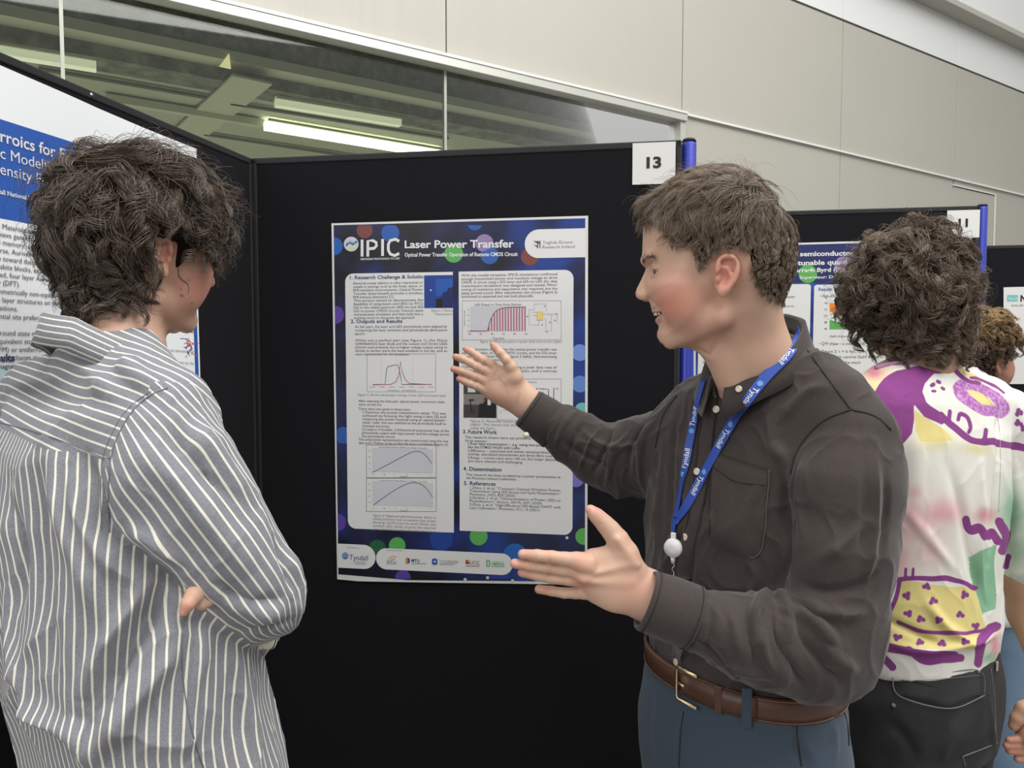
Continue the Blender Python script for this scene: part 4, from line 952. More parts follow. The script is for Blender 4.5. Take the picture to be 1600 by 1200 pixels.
def eyes_teeth(fr, par, teeth=True):
    for sg in (1, -1):
        bm = bmesh.new(); bmesh.ops.create_uvsphere(bm, u_segments=20, v_segments=14, radius=.0122)
        V = np.array([v.co[:] for v in bm.verts]); F = [[v.index for v in f.verts] for f in bm.faces]; bm.free()
        o = mesh_np('eyeball', fr.W(V+np.array([sg*.0320, .0878, .0102])), F, M_eye, par)
        i = MB().tube(fr.W(np.array([[sg*.0330, .0878+.0095, .0102], [sg*.0332, .0878+.0118, .0102], [sg*.0333, .0878+.0123, .0102]])), [.0076, .0070, .002], 16).build('iris', M_iris, o, True)
    if teeth:
        b = MB()
        for i in range(-4, 5):
            a = i*.0062; b.box(fr.W([a, .100-abs(a)**2*22, -.0470]), .0058, .003, .0085, fr.M[:, 0], fr.M[:, 1], fr.M[:, 2], bev=.001)
        b.build('teeth', M_teeth, par)
def polydist2(poly, y, z): return poly_d(np.asarray(poly, float), y, z)
# ---------------------------------------------------------------- the speaker in the dark shirt
def PX(px, py, Y, r): return (at(px, py, Y), r*Y/FPX)
person = thing('person', 'person with short brown hair, charcoal shirt and both hands held out to the poster', 'person')
FR = Frame(at(1133, 437, 1.08), (-.965, .262, -.0), (0.02, 0, 1))
ncB = at(1178, 575, 1.15)
neckL = [(np.array([0, -.022, -.03]), FR.L(at(1176, 555, 1.10)), .054, .052, .012), (FR.L(at(1176, 555, 1.10)), FR.L(at(1174, 640, 1.15)), .053, .060, .02), (np.array([0, .020, -.090]), FR.L(at(1146, 590, 1.09)), .018, .024, .02)]
parts = []   # (V world, Q, blush, dark, nail)
def add_part(V, Q, bl=None, dk=None, nl=None): z = np.zeros(len(V)); parts.append((V, Q, z if bl is None else bl, z if dk is None else dk, z if nl is None else nl))
def join_parts(name, mat_, par):
    Vs = []; Qs = []; at_ = {'blush': [], 'dark': [], 'nail': []}; b = 0
    for V, Q, bl, dk, nl in parts: Vs.append(V); Qs.append(Q+b); b += len(V); at_['blush'].append(bl); at_['dark'].append(dk); at_['nail'].append(nl)
    parts.clear(); return mesh_np(name, np.concatenate(Vs), np.concatenate(Qs), mat_, par, True, {k: np.concatenate(v) for k, v in at_.items()})
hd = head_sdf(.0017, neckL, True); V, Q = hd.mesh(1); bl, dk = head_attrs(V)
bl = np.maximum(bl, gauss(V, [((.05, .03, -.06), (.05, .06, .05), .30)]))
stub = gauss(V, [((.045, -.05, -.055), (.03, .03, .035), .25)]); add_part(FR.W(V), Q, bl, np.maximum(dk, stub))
HV, HQ = V, Q
# right hand (raised, palm to the viewer); px = measured joints
def hand(base, z, segs, Y0, h=.0013, k=.0035):
    f = lambda p_: (at(base[0]+p_[0]/z, base[1]+p_[1]/z, Y0+p_[3]), p_[2]/z*(Y0+p_[3])/FPX)
    s = SDF(h)
    for ch, k_, q in segs: s.chain([f(p_) for p_ in ch], k_, n=ray(base[0]+ch[0][0]/z, base[1]+ch[0][1]/z), q=q)
    return s, f
TH = [(875, 640, 105, .0), (850, 520, 92, -.010), (815, 405, 66, -.016), (760, 320, 52, -.018), (690, 240, 47, -.016), (640, 180, 44, -.012), (600, 142, 36, -.010)]
fin = [([(640, 430, 62, 0), (590, 372, 55, 0), (500, 325, 48, 0), (420, 275, 43, .004), (350, 225, 42, .008), (292, 197, 38, .012)], .004, 1.0),
       ([(600, 500, 62, 0), (520, 450, 55, 0), (430, 405, 50, 0), (340, 355, 46, .003), (250, 310, 44, .006), (165, 283, 41, .010)], .004, 1.0),
       ([(580, 590, 62, 0), (500, 560, 54, 0), (410, 520, 49, 0), (320, 480, 46, .002), (230, 450, 44, .004), (142, 425, 41, .008)], .004, 1.0),
       ([(600, 690, 60, 0), (500, 665, 50, 0), (420, 630, 45, 0), (340, 600, 42, .0), (270, 570, 40, .002), (207, 540, 38, .004)], .004, 1.0)]
palm = [([(900, 745, 128, .0), (800, 610, 118, 0), (640, 440, 82, 0)], .02, .62), ([(900, 745, 128, .0), (760, 640, 110, 0), (600, 520, 85, 0)], .02, .62),
        ([(900, 745, 128, .0), (760, 690, 105, 0), (570, 610, 85, 0)], .02, .62), ([(900, 760, 118, .0), (760, 725, 98, 0), (575, 690, 72, 0)], .02, .62),
        ([(780, 720, 90, -.010), (690, 700, 75, -.008)], .02, .8), ([(820, 520, 100, -.012), (780, 470, 75, -.010)], .02, .8)]
arm = [([(890, 740, 135, .0), (960, 800, 138, -.0), (1060, 880, 150, 0), (1300, 1040, 170, 0)], .02, .75)]
Y1 = 1.40
s, f = hand((690, 520), 7.5, palm+arm, Y1)
for c, k_, q in fin: s.chain([f(p_) for p_ in c], k_)
s.chain([f(p_) for p_ in TH], .006)
for a, b in (((905, 690), (870, 830)), ((925, 700), (890, 840))):      # creases of the palm and wrist
    A, _ = f((a[0], a[1], 0, 0)); B, _ = f((b[0], b[1], 0, 0)); d = nrm(A-CAMP); s.cone(A-d*.0150, B-d*.0150, .0012, .0012, .004, mode='s')
s.build(); V, Q = s.mesh(1)
tips = [f((p_[0], p_[1], 0, p_[3])) [0] for p_ in (fin[0][0][-1], fin[1][0][-1], fin[2][0][-1], fin[3][0][-1], TH[-1])]
bl = gauss(V, [(t_, .013, .75) for t_ in tips]+[(f((640, 700, 0, 0))[0], .020, .6), (f((800, 740, 0, 0))[0], .022, .6), (f((560, 560, 0, 0))[0], .016, .4), (f((770, 640, 0, 0))[0], .02, .3)])
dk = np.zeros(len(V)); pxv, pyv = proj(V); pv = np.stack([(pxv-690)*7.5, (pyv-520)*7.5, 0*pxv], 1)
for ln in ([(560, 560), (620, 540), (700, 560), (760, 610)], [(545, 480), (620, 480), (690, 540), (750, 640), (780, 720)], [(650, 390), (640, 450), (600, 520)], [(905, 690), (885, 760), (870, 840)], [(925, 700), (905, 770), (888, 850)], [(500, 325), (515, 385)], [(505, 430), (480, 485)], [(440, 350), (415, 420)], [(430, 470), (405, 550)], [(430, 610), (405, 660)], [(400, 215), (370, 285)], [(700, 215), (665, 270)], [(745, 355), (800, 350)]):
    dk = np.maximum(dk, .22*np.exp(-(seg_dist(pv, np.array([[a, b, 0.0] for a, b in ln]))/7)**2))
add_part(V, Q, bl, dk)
# left hand (lower, back of the hand to the viewer, thumb up)
z2 = 5.714; Y2 = 1.0
TH2 = [(1190, 690, 120, .0), (1120, 540, 112, -.0), (1060, 420, 90, .0), (990, 330, 78, 0), (930, 265, 68, 0), (870, 205, 58, 0), (815, 152, 47, 0)]
fin2 = [([(800, 620, 95, -.004), (690, 605, 78, -.006), (590, 590, 62, -.006), (470, 575, 58, -.006), (340, 560, 53, -.004), (210, 548, 45, 0)], .0028, 1.0),
        ([(820, 700, 90, .002), (700, 700, 70, .0), (580, 690, 56, .0), (440, 672, 54, .0), (290, 650, 50, .002), (140, 632, 45, .004)], .0022, 1.0),
        ([(830, 790, 85, .004), (720, 780, 66, .004), (620, 775, 54, .004), (480, 765, 50, .004), (340, 738, 47, .006), (205, 712, 42, .008)], .0022, 1.0),
        ([(850, 880, 75, .008), (760, 890, 62, .008), (680, 895, 52, .010), (580, 895, 48, .012), (470, 878, 44, .014), (355, 862, 40, .016)], .0022, 1.0)]
palm2 = [([(1300, 880, 165, .0), (1060, 700, 165, 0), (820, 620, 95, 0)], .02, .62), ([(1300, 900, 165, .0), (1040, 790, 150, 0), (820, 710, 90, 0)], .02, .6), ([(1300, 910, 160, .0), (1040, 850, 140, 0), (830, 800, 90, 0)], .02, .6),
         ([(1300, 930, 140, .0), (1040, 890, 110, 0), (850, 880, 85, .006)], .02, .6), ([(1080, 560, 110, 0), (880, 590, 70, 0)], .02, .6)]
arm2 = [([(1290, 895, 165, .0), (1400, 960, 175, 0), (1800, 1130, 215, 0)], .02, .85)]
s, f = hand((780, 770), z2, palm2+arm2, Y2)
for c, k_, q in fin2: s.chain([f(p_) for p_ in c], k_)
s.chain([f(p_) for p_ in TH2], .008)
for a, b, r in (((860, 720), (1160, 640), 10), ((850, 800), (1180, 800), 9), ((1060, 420), (1230, 640), 9)):   # tendons
    A, _ = f((a[0], a[1], 0, 0)); B, _ = f((b[0], b[1], 0, 0)); d = nrm(A-CAMP); s.cone(A-d*.0165, B-d*.0170, r/z2*Y2/FPX, r/z2*Y2/FPX*.6, .012)
for c in ((770, 660), (760, 770)): A, _ = f((c[0], c[1], 0, 0)); s.ell(A-nrm(A-CAMP)*.011, (.008, .008, .006), .012)
s.build(); V, Q = s.mesh(1)
tips = [f((p_[0]+30, p_[1], 0, p_[3])) [0] for p_ in (fin2[0][0][-1], fin2[1][0][-1], fin2[2][0][-1], fin2[3][0][-1], TH2[-1])]
bl = gauss(V, [(t_, .012, .7) for t_ in tips]+[(f((740, 640, 0, -.01))[0], .013, .7), (f((740, 780, 0, -.005))[0], .014, .8), (f((460, 600, 0, -.01))[0], .008, .5), (f((440, 710, 0, -.01))[0], .008, .5), (f((1200, 850, 0, -.01))[0], .03, .35), (f((850, 260, 0, 0))[0], .014, .4)])
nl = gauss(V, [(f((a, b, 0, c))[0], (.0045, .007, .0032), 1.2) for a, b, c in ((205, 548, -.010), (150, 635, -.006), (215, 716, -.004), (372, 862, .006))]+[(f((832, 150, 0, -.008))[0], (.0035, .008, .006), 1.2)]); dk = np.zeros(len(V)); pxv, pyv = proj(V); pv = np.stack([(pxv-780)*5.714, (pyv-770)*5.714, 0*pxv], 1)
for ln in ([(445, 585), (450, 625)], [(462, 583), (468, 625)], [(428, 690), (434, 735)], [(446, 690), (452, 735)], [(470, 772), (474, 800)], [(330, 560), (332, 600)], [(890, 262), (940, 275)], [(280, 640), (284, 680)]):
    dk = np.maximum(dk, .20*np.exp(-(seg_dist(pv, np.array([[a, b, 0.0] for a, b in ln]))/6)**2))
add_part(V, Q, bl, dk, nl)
# hidden body under the clothes
MX, MY = .378, 1.18
wdR = nrm(np.array([.19, -.30]))
s = SDF(.012); s.column([(1.47, .365, 1.14, .10, .06), (1.38, MX, MY, .15, .09), (1.2, MX, MY, .14, .09), (1.05, MX, MY, .13, .09), (.95, MX, MY, .14, .10), (.85, MX, MY, .13, .09)], wdR, .02)
hipL = np.array([MX-.0+wdR[0]*.085, MY+wdR[1]*.085, .9]); hipR = np.array([MX-wdR[0]*.085, MY-wdR[1]*.085, .9]); BF = np.array([-wdR[1]*-1, 0, 0]); fwdR = np.array([wdR[1], -wdR[0], 0])
def legs(s, hL, hR, fw, spread, r0, r1, r2, k=.03, zf=.10):
    out = []
    for hp, sg in ((hL, 1), (hR, -1)):
        kn = hp+np.array([0, 0, -.42])+fw*.02; an = np.array([hp[0], hp[1], zf])-fw*.01
        s.cone(hp, kn, r0, r1, k); s.cone(kn, an, r1, r2, k); out.append(an)
    return out
an = legs(s, hipL, hipR, fwdR, 0, .07, .05, .04)
for A_, B_, C_ in ((at(1335, 670, 1.03), at(1290, 1010, .98), at(1080, 960, .99)), (at(1050, 690, 1.31), at(970, 722, 1.36), at(860, 660, 1.40))): s.cone(A_, B_, .045, .04, .02); s.cone(B_, C_, .04, .03, .02)
for a_ in an: s.cone(a_+[0, 0, -.02], np.array([a_[0], a_[1], .05])+fwdR*.1, .035, .03, .02)
s.build(); V, Q = s.mesh(1); add_part(V, Q)
body = join_parts('body', M_skin, person)
eyes_teeth(FR, body)

# hair: short, combed forward, cut close at the sides
M_hairR = hair_mat('mid_brown_hair', (.028, .019, .013), (.30, .215, .145), .42)
sdf_h = head_sdf(.0042, neckL, True, True, .06)
px2l = lambda x, y: ((1133-x)/K_*.01, (437-y)/K_*.01)
regR = [px2l(*p_) for p_ in ((1002, 350), (1006, 354), (1012, 352), (1030, 350), (1047, 353), (1050, 372), (1054, 386), (1072, 388), (1084, 396), (1090, 412), (1096, 424), (1103, 430), (1110, 412), (1122, 402), (1128, 398), (1160, 398), (1167, 430), (1174, 455), (1190, 468), (1216, 476), (1260, 470), (1290, 300), (1150, 200), (960, 220), (970, 340))]
def region_from(poly, ear=True):
    def f_(P):
        d = -polydist2(poly, P[:, 1], P[:, 2]); m = np.clip(d/.006+.3, 0, 1)
        return m*np.where((np.abs(P[:, 0]) > .066) & (P[:, 1] > -.019) & (P[:, 1] < .013) & (P[:, 2] < .027), 0, 1)
    return f_
regionR = region_from(regR)
def thickR(P):
    z_ = P[:, 2]; y_ = P[:, 1]
    t = np.interp(z_, [-.06, -.03, .02, .06, .09, .12, .15], [.002, .004, .006, .008, .015, .030, .036])
    return t*np.where(y_ > .08, .8, 1)*np.interp(y_, [-.09, -.03], [.45, 1])
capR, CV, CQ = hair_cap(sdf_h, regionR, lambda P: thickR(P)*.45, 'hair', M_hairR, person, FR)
ctr = HV[HQ].mean(1); rm = regionR(ctr)*(ctr[:, 2] > -.06)
roots = scatter(HV, HQ, rm, 20000)
def combR(P):
    top = np.clip((P[:, 2]-.07)/.05, 0, 1)[:, None]; side = 1-top
    crown = P-np.array([0, -.075, .115]); crown /= np.linalg.norm(crown, axis=1)[:, None]+1e-6
    d = np.array([0, 1.0, -.12])*top+np.array([0, .25, -1.0])*side; bk = np.clip(-(P[:, 1]+.04)/.04, 0, 1)[:, None]
    return d*(1-bk)+(crown*.5+np.array([0, .1, -.8])*side+np.array([.12, .55, 0])*top)*bk+np.array([0, -.4, -1.2])*np.clip((P[:, 1]-.088)/.02, 0, 1)[:, None]*np.clip((.125-P[:, 2])/.02, 0, 1)[:, None]
lenR = lambda P: np.interp(P[:, 2], [-.06, 0, .03, .06, .09, .13], [.008, .009, .011, .020, .038, .055])*np.interp(P[:, 1], [.085, .115], [1, .35])
PS = comb_hair(sdf_h, roots, 7, lenR, combR, thickR, 1.7, .0014, .9, 1100, .5, .30)
strand_mesh('hair_strands', FR.W(PS), np.array([.00034, .00034, .00033, .00031, .00028, .00023, .00017, .0001]), M_hairR, capR, RNG.random(len(PS))**1.2)['kind'] = 'stuff'
fly = comb_hair(sdf_h, scatter(HV, HQ, rm*(ctr[:, 2] > .05), 350), 7, lambda P: lenR(P)*1.0, combR, lambda P: thickR(P)*1.45, 1.3, .004, 1.0, 0, 0, .8)
strand_mesh('flyaway_hair', FR.W(fly), np.linspace(.00022, .00008, 8), M_hairR, capR, RNG.random(len(fly)))['kind'] = 'stuff'
# eyebrows
for sg in (1, -1):
    n = 130; t = RNG.random(n); root = np.stack([sg*(.015+.034*t), .1150-.018*t**2, .0275+.004*np.sin(t*3)+RNG.normal(size=n)*.0017], 1); root += sdf_h.grad(root)*(-sdf_h.sample(root))[:, None]
    root -= 0; steps = np.linspace(0, 1, 5)[None, :, None]; g_ = sdf_h.grad(root); dirv = np.array([sg*.75, -.4, .25])+RNG.normal(size=(n, 3))*.15
    B_ = root[:, None]+dirv[:, None]*.0065*steps+g_[:, None]*.0009*np.sin(steps*2.5)+g_[:, None]*.0002
    strand_mesh('eyebrow', FR.W(B_), np.linspace(.00022, .0001, 5), M_hairR, body, RNG.random(n)*.5)['kind'] = 'stuff'

# ---- charcoal shirt
g = NG('charcoal_cotton'); n1 = g.noise(14, 4); n2 = g.noise(1100, 2, None, (1, 1, .35))
g.set('Base Color', g.mix(g.maprange(n2, .3, .7), (.037, .0295, .0272), (.056, .0455, .042))); g.set('Roughness', .86); g.set('Sheen Weight', .18); g.set('Sheen Roughness', .5); g.set('Specular IOR Level', .2)
g.bump(g.math('ADD', g.math('MULTIPLY', n1, 4.0), g.math('MULTIPLY', n2, .5)), .3, .0011); M_shirtR = g.m
s = SDF(.0040)
s.column([(1.475, .372, 1.150, .110, .070), (1.43, MX-.002, MY-.012, .150, .092), (1.38, MX, MY, .172, .108), (1.28, MX, MY, .182, .120), (1.18, MX-.002, MY, .176, .124), (1.10, MX-.004, MY, .165, .122), (1.045, MX-.006, MY-.002, .160, .120), (1.00, MX-.006, MY-.002, .150, .112)], wdR, .02, 2.2, .03)
tr_ = lambda a, b, ra, rb, k=.03: s.cone(a, b, ra, rb, k)
shL = at(1335, 668, 1.03); shR = at(1056, 694, 1.30); nb = at(1180, 560, 1.13)
tr_(at(1205, 560, 1.13), at(1300, 625, 1.06), .045, .052, .05); tr_(at(1150, 600, 1.16), at(1075, 668, 1.27), .040, .052, .05)
# left sleeve: bent elbow, forearm coming forward
s.chain([PX(1332, 682, 1.03, 64), PX(1325, 760, 1.01, 77), PX(1317, 860, .995, 77), PX(1303, 960, .985, 74), PX(1282, 1016, .98, 74)], .022)
s.chain([PX(1282, 1016, .98, 74), PX(1225, 1006, .975, 68), PX(1160, 992, .975, 60), PX(1100, 972, .98, 52)], .02)
# right sleeve, reaching back to the poster
s.chain([PX(1052, 702, 1.30, 64), PX(1018, 710, 1.33, 62), PX(976, 720, 1.36, 52), PX(936, 712, 1.385, 45), PX(893, 684, 1.395, 39), PX(862, 664, 1.40, 33)], .02)
s.build(); V, Q = s.mesh(2); V, Q = subdiv(V, Q); N = vnormals(V, Q)
SK = Skin(V, Q)
st = []
mm = .001
# sleeve folds (left arm)
for p_, w_, a_ in (([(1236, 700), (1226, 790), (1232, 860), (1218, 925)], 9, -7), ([(1215, 928), (1228, 950), (1232, 990), (1226, 1010)], 8, 8), ([(1212, 925), (1190, 935), (1176, 960), (1172, 1000)], 7, 7), ([(1222, 955), (1250, 960), (1290, 985), (1320, 1020)], 9, 7),
                   ([(1250, 940), (1290, 955), (1330, 960), (1360, 950)], 9, 6), ([(1240, 975), (1262, 1010), (1300, 1050), (1320, 1075)], 8, -6), ([(1205, 960), (1215, 1000), (1240, 1050), (1270, 1080)], 7, -6), ([(1185, 975), (1195, 1020), (1215, 1060)], 7, 5),
                   ([(1250, 915), (1300, 925), (1345, 915), (1380, 890)], 8, -5), ([(1275, 880), (1320, 850), (1370, 800)], 9, 4), ([(1370, 690), (1372, 780), (1362, 880), (1345, 960)], 6, 4), ([(1385, 720), (1388, 790), (1375, 880)], 5, -4), ([(1352, 700), (1352, 800), (1340, 900)], 7, -3),
                   ([(1260, 700), (1250, 780), (1256, 850)], 8, 4), ([(1290, 1000), (1310, 1030), (1345, 1050)], 8, 5), ([(1140, 950), (1150, 990), (1155, 1030)], 6, 3), ([(1165, 945), (1172, 1000), (1180, 1050)], 5, -4), ([(1115, 940), (1110, 985), (1105, 1020)], 5, -3),
                   # torso folds
                   ([(1215, 670), (1235, 640), (1262, 610), (1300, 600)], 9, 4), ([(1150, 650), (1190, 640), (1240, 600)], 9, 4), ([(1200, 690), (1225, 720), (1232, 780)], 9, 6), ([(1160, 860), (1180, 900), (1170, 940)], 9, 4), ([(1060, 640), (1050, 700), (1045, 800), (1040, 870)], 8, -4), ([(1035, 690), (1030, 780), (1030, 850)], 8, 3),
                   ([(1080, 830), (1072, 880), (1066, 930)], 6, 3), ([(1035, 880), (1050, 930), (1060, 1010)], 9, 4), ([(1100, 1020), (1150, 1045), (1220, 1060)], 8, 4), ([(1080, 990), (1130, 1035), (1160, 1062)], 6, -4), ([(1130, 700), (1120, 780), (1118, 860)], 10, 3),
                   # right sleeve
                   ([(1030, 650), (1005, 690), (1000, 740), (1010, 775)], 7, 5), ([(1012, 660), (985, 700), (978, 750)], 6, -5), ([(985, 672), (960, 710), (950, 755)], 6, 5), ([(960, 678), (935, 720), (925, 745)], 5, -5), ([(940, 668), (918, 700), (905, 735)], 5, 5), ([(912, 658), (896, 690), (885, 718)], 5, -4), ([(892, 648), (876, 676), (866, 700)], 5, 3),
                   ([(905, 668), (930, 690), (965, 700), (1000, 690)], 7, 4), ([(880, 690), (920, 715), (960, 735)], 6, -4)):
    st.append((p_, w_*mm*.85, a_*mm*1.5))
V = fold(V, N, SK, st); N = vnormals(V, Q)
V = wrinkle(V, N, 9, .0075, 3.3, (1, 1, .45), 2.5); V = wrinkle(V, N, 24, .0026, 1.3, (1, 1, .6), 3); V = relax(V, Q, .3)
shirtR = mesh_np('shirt', V, Q, M_shirtR, person); SK = Skin(V, Q)
M_thread = mat('charcoal_thread', (.018, .015, .014), .9); M_threadl = mat('light_thread', (.10, .085, .075), .8)
def seam(pts, r, m, par, sk, off=.0004, name='seam', step=5, n=6):
    P, Nn = sk.path(spline(pts, 4), off, step)
    if len(P) < 3: return None
    P = smooth_pts(P, 2); return MB().tube(P, r, n).build(name, m, par, True)
seam([(1262, 548), (1300, 600), (1330, 640)], .0011, M_thread, shirtR, SK, name='shoulder_seam')
seam([(1330, 640), (1290, 655), (1262, 680), (1243, 710), (1236, 740)], .0014, M_thread, shirtR, SK, name='armhole_seam'); seam([(1330, 640), (1368, 650), (1392, 672)], .0013, M_thread, shirtR, SK, name='armhole_seam')
seam([(1058, 618), (1036, 650), (1024, 700)], .0012, M_thread, shirtR, SK, name='armhole_seam')
# placket: a raised band down the front
def band(px_pts, wpx, off, thick, m, par, sk, name, m_uv=False):
    C_ = spline(px_pts, 4); P, Nn = sk.path(C_, 0, 6)
    P = smooth_pts(P, 4); T = np.gradient(P, axis=0); T /= np.linalg.norm(T, axis=1)[:, None]; Nn = smooth_pts(Nn, 4); S_ = np.cross(T, Nn); S_ /= np.linalg.norm(S_, axis=1)[:, None]
    wd = np.broadcast_to(wpx, (len(P),)) if np.isscalar(wpx) else np.interp(np.linspace(0, 1, len(P)), np.linspace(0, 1, len(wpx)), wpx)
    mb = MB(); prof = [(-.5, -.6), (-.5, .8), (-.42, 1), (.42, 1), (.5, .8), (.5, -.6)]; n = len(prof); V_ = []
    for i in range(len(P)):
        for a, b in prof: V_.append(P[i]+S_[i]*a*wd[i]+Nn[i]*(off+thick*b))
    F_ = [(i*n+k, i*n+(k+1) % n, (i+1)*n+(k+1) % n, (i+1)*n+k) for i in range(len(P)-1) for k in range(n)]+[tuple(range(n)), tuple(range((len(P)-1)*n, len(P)*n))[::-1]]
    mb.add(V_, F_); return mb.build(name, m, par, True), P, S_, Nn
band([(1110, 618), (1103, 690), (1094, 760), (1078, 840), (1070, 900), (1062, 960), (1058, 1020), (1062, 1050)], .026, .0012, .0012, M_shirtR, shirtR, SK, 'placket')
seam([(1121, 625), (1115, 690), (1105, 765), (1090, 840), (1082, 905)], .0009, M_thread, shirtR, SK, .0032); seam([(1099, 625), (1092, 700), (1080, 790), (1066, 850)], .0007, M_thread, shirtR, SK, .0032)
# pocket
pk, _ = SK.path([(1113, 706), (1203, 734), (1199, 780), (1193, 850), (1183, 868), (1172, 871), (1115, 849), (1108, 838)], .0022, 5)
pk = smooth_pts(pk, 1); cpk = pk.mean(0); grid = []
for i in range(len(pk)): grid.append((pk[i], SK.t.find_nearest(Vector(pk[i]))[1]))
mb = MB(); vs = []; R_ = 6
for j in range(R_+1):
    for p_, n_ in grid:
        q = cpk+(p_-cpk)*(1-j/R_*.98); l, nn, _, _ = SK.t.find_nearest(Vector(q)); vs.append(np.array(l)+np.array(nn)*(.0026 if j else .0002))
n = len(grid); mb.add(vs, [(j*n+i, j*n+(i+1) % n, (j+1)*n+(i+1) % n, (j+1)*n+i) for j in range(R_) for i in range(n)]+[tuple(range(R_*n, R_*n+n))])
pocket = mb.build('pocket', M_shirtR, shirtR, True)
for p_ in ([(1113, 706), (1158, 720), (1203, 734)], [(1203, 734), (1199, 780), (1193, 850), (1183, 868), (1172, 871)], [(1172, 871), (1140, 861), (1115, 849)], [(1113, 706), (1111, 760), (1109, 838)], [(1114, 728), (1150, 752), (1196, 758)]): seam(p_, .0007, M_threadl if p_[0] == (1203, 734) else M_thread, pocket, SK, .0030)
# buttons
M_btn = mat('pearl_button', (.66, .60, .48), .3)
def button(px, py, r, sk, par, off=.0035):
    l, n = sk.hit(px, py, off)
    if l is None: return
    b = MB().tube([l-n*.001, l+n*.0009, l+n*.0013, l+n*.0012, l+n*.0006, l+n*.0006], [r, r, r*.92, r*.72, r*.62, r*.01], 18, nrmv=(0, 1, .2))
    o = b.build('button', M_btn, par, True)
    a = nrm(np.cross(n, [0, .3, 1])); c = np.cross(n, a); h_ = MB()
    for x_, y_ in ((1, 1), (1, -1), (-1, 1), (-1, -1)): h_.tube([l+n*.0004+(a*x_+c*y_)*r*.22, l+n*.0009+(a*x_+c*y_)*r*.22], r*.10, 6)
    h_.build('thread_hole', M_thread, o)
for x_, y_ in ((1121, 640), (1091, 737), (1073, 839), (1059, 1034)): button(x_, y_, .0056, SK, shirtR)
# cuffs
def cuff(a, b, ra, rb, m, par, name='cuff', th=.0028, wav=.0015, nn=40, dirn=None, q=1.0, qn=None):
    """short open tube between two centres with thickness and a slightly uneven hem."""
    ax_ = nrm(b-a); e1 = nrm(np.cross(ax_, [0, 0, 1.0])); e2 = np.cross(ax_, e1); V_ = []
    prof = [(0, ra-.004), (.04, ra+.002), (.5, (ra+rb)/2+.003), (.95, rb+.002), (1.0, rb), (.97, rb-th), (.6, rb-th*1.6), (.1, ra-.006)]
    for t, r in prof:
        for k in range(nn):
            an_ = 2*math.pi*k/nn; rr2 = r+wav*math.sin(an_*3+t*2)*t; V_.append(a+(b-a)*t+rr2*(math.cos(an_)*e1*q+math.sin(an_)*e2))
    n = nn; L = len(prof)
    F_ = [(i*n+k, i*n+(k+1) % n, ((i+1) % L)*n+(k+1) % n, ((i+1) % L)*n+k) for i in range(L) for k in range(n)]
    o = MB().add(V_, F_).build(name, m, par, True)
    for t, r in ((.09, ra+.0028), (.9, rb+.0028)):
        ring = [a+(b-a)*t+(r+wav*math.sin(2*math.pi*k/nn*3+t*2)*t)*(math.cos(2*math.pi*k/nn)*e1*q+math.sin(2*math.pi*k/nn)*e2) for k in range(nn+1)]
        MB().tube(ring, .0006, 5, caps=False).build('stitching', M_thread, o, True)
    return o
cuff(at(1086, 966, .98), at(1007, 935, .985), 49*.98/FPX, 46*.985/FPX, M_shirtR, shirtR); cuff(at(872, 671, 1.40), at(824, 636, 1.402), 35*1.4/FPX, 31*1.4/FPX, M_shirtR, shirtR)
l = at(822, 680, 1.365); MB().tube([l, l+np.array([0, -.003, 0])], .006, 14).build('button', M_btn, shirtR, True)
# collar
def collar(cen, fwd, left, R0, zf, drop, m, par, name, phi0, phi1, thick=.0022, n=64, tip=0.0, lean=.0, flare=.012, stand=True, ax=1.0, ay=1.0, attr=None):
    """fold-over collar: runs around the neck from phi0 to phi1 (radians from the front, towards the left)."""
    ph = np.linspace(phi0, phi1, n); rows = []; W_ = []
    for i, p_ in enumerate(ph):
        rad = left*math.sin(p_)*R0*ax+fwd*math.cos(p_)*R0*ay; out = nrm(rad); z_ = zf(p_); dp = drop(p_)
        e = cen+rad+UP*z_
        pr = [(-.004, -.030), (-.003, -.004), (0, .001), (.004, 0), (.004+flare*.45, -dp*.5), (.004+flare, -dp), (.004+flare-thick, -dp), (.002+flare*.4, -dp*.5), (0.0, -.006), (-.006, -.028)]
        rows += [e+out*a+UP*b for a, b in pr]
        W_ += [0, .3, .5, .5, .75, 1, 1, .7, .4, 0]
    k = len(pr); F_ = [(i*k+j, i*k+(j+1) % k, (i+1)*k+(j+1) % k, (i+1)*k+j) for i in range(n-1) for j in range(k)]+[tuple(range(k)), tuple(range((n-1)*k, n*k))[::-1]]
    return mesh_np(name, rows, F_, m, par, True, {'su': np.array([r[2] for r in rows])} if attr else None)
cc = np.array([at(1178, 545, 1.125)[0], 1.125, 1.50]); fR = nrm(np.array([-.85, -.50, 0])); lR = np.array([-fR[1], fR[0], 0])
def zfR(p_): a = abs((p_+math.pi) % (2*math.pi)-math.pi); return np.interp(a, [0, .4, 1.0, 1.6, 2.4, 3.2], [-.004, .004, .026, .050, .088, .100])
def dpR(p_): a = abs((p_+math.pi) % (2*math.pi)-math.pi); return np.interp(a, [0, .25, .45, .9, 1.5, 3.2], [.046, .058, .052, .046, .044, .044])
colR = collar(cc, fR, lR, .069, zfR, dpR, M_shirtR, shirtR, 'collar', .16, 2*math.pi-.26, n=90, flare=.015, ax=1.0, ay=1.0)
CV_ = np.array([v.co[:] for v in colR.data.vertices]); SKC = BVHTree.FromPolygons([tuple(v) for v in CV_], [list(p_.vertices) for p_ in colR.data.polygons])
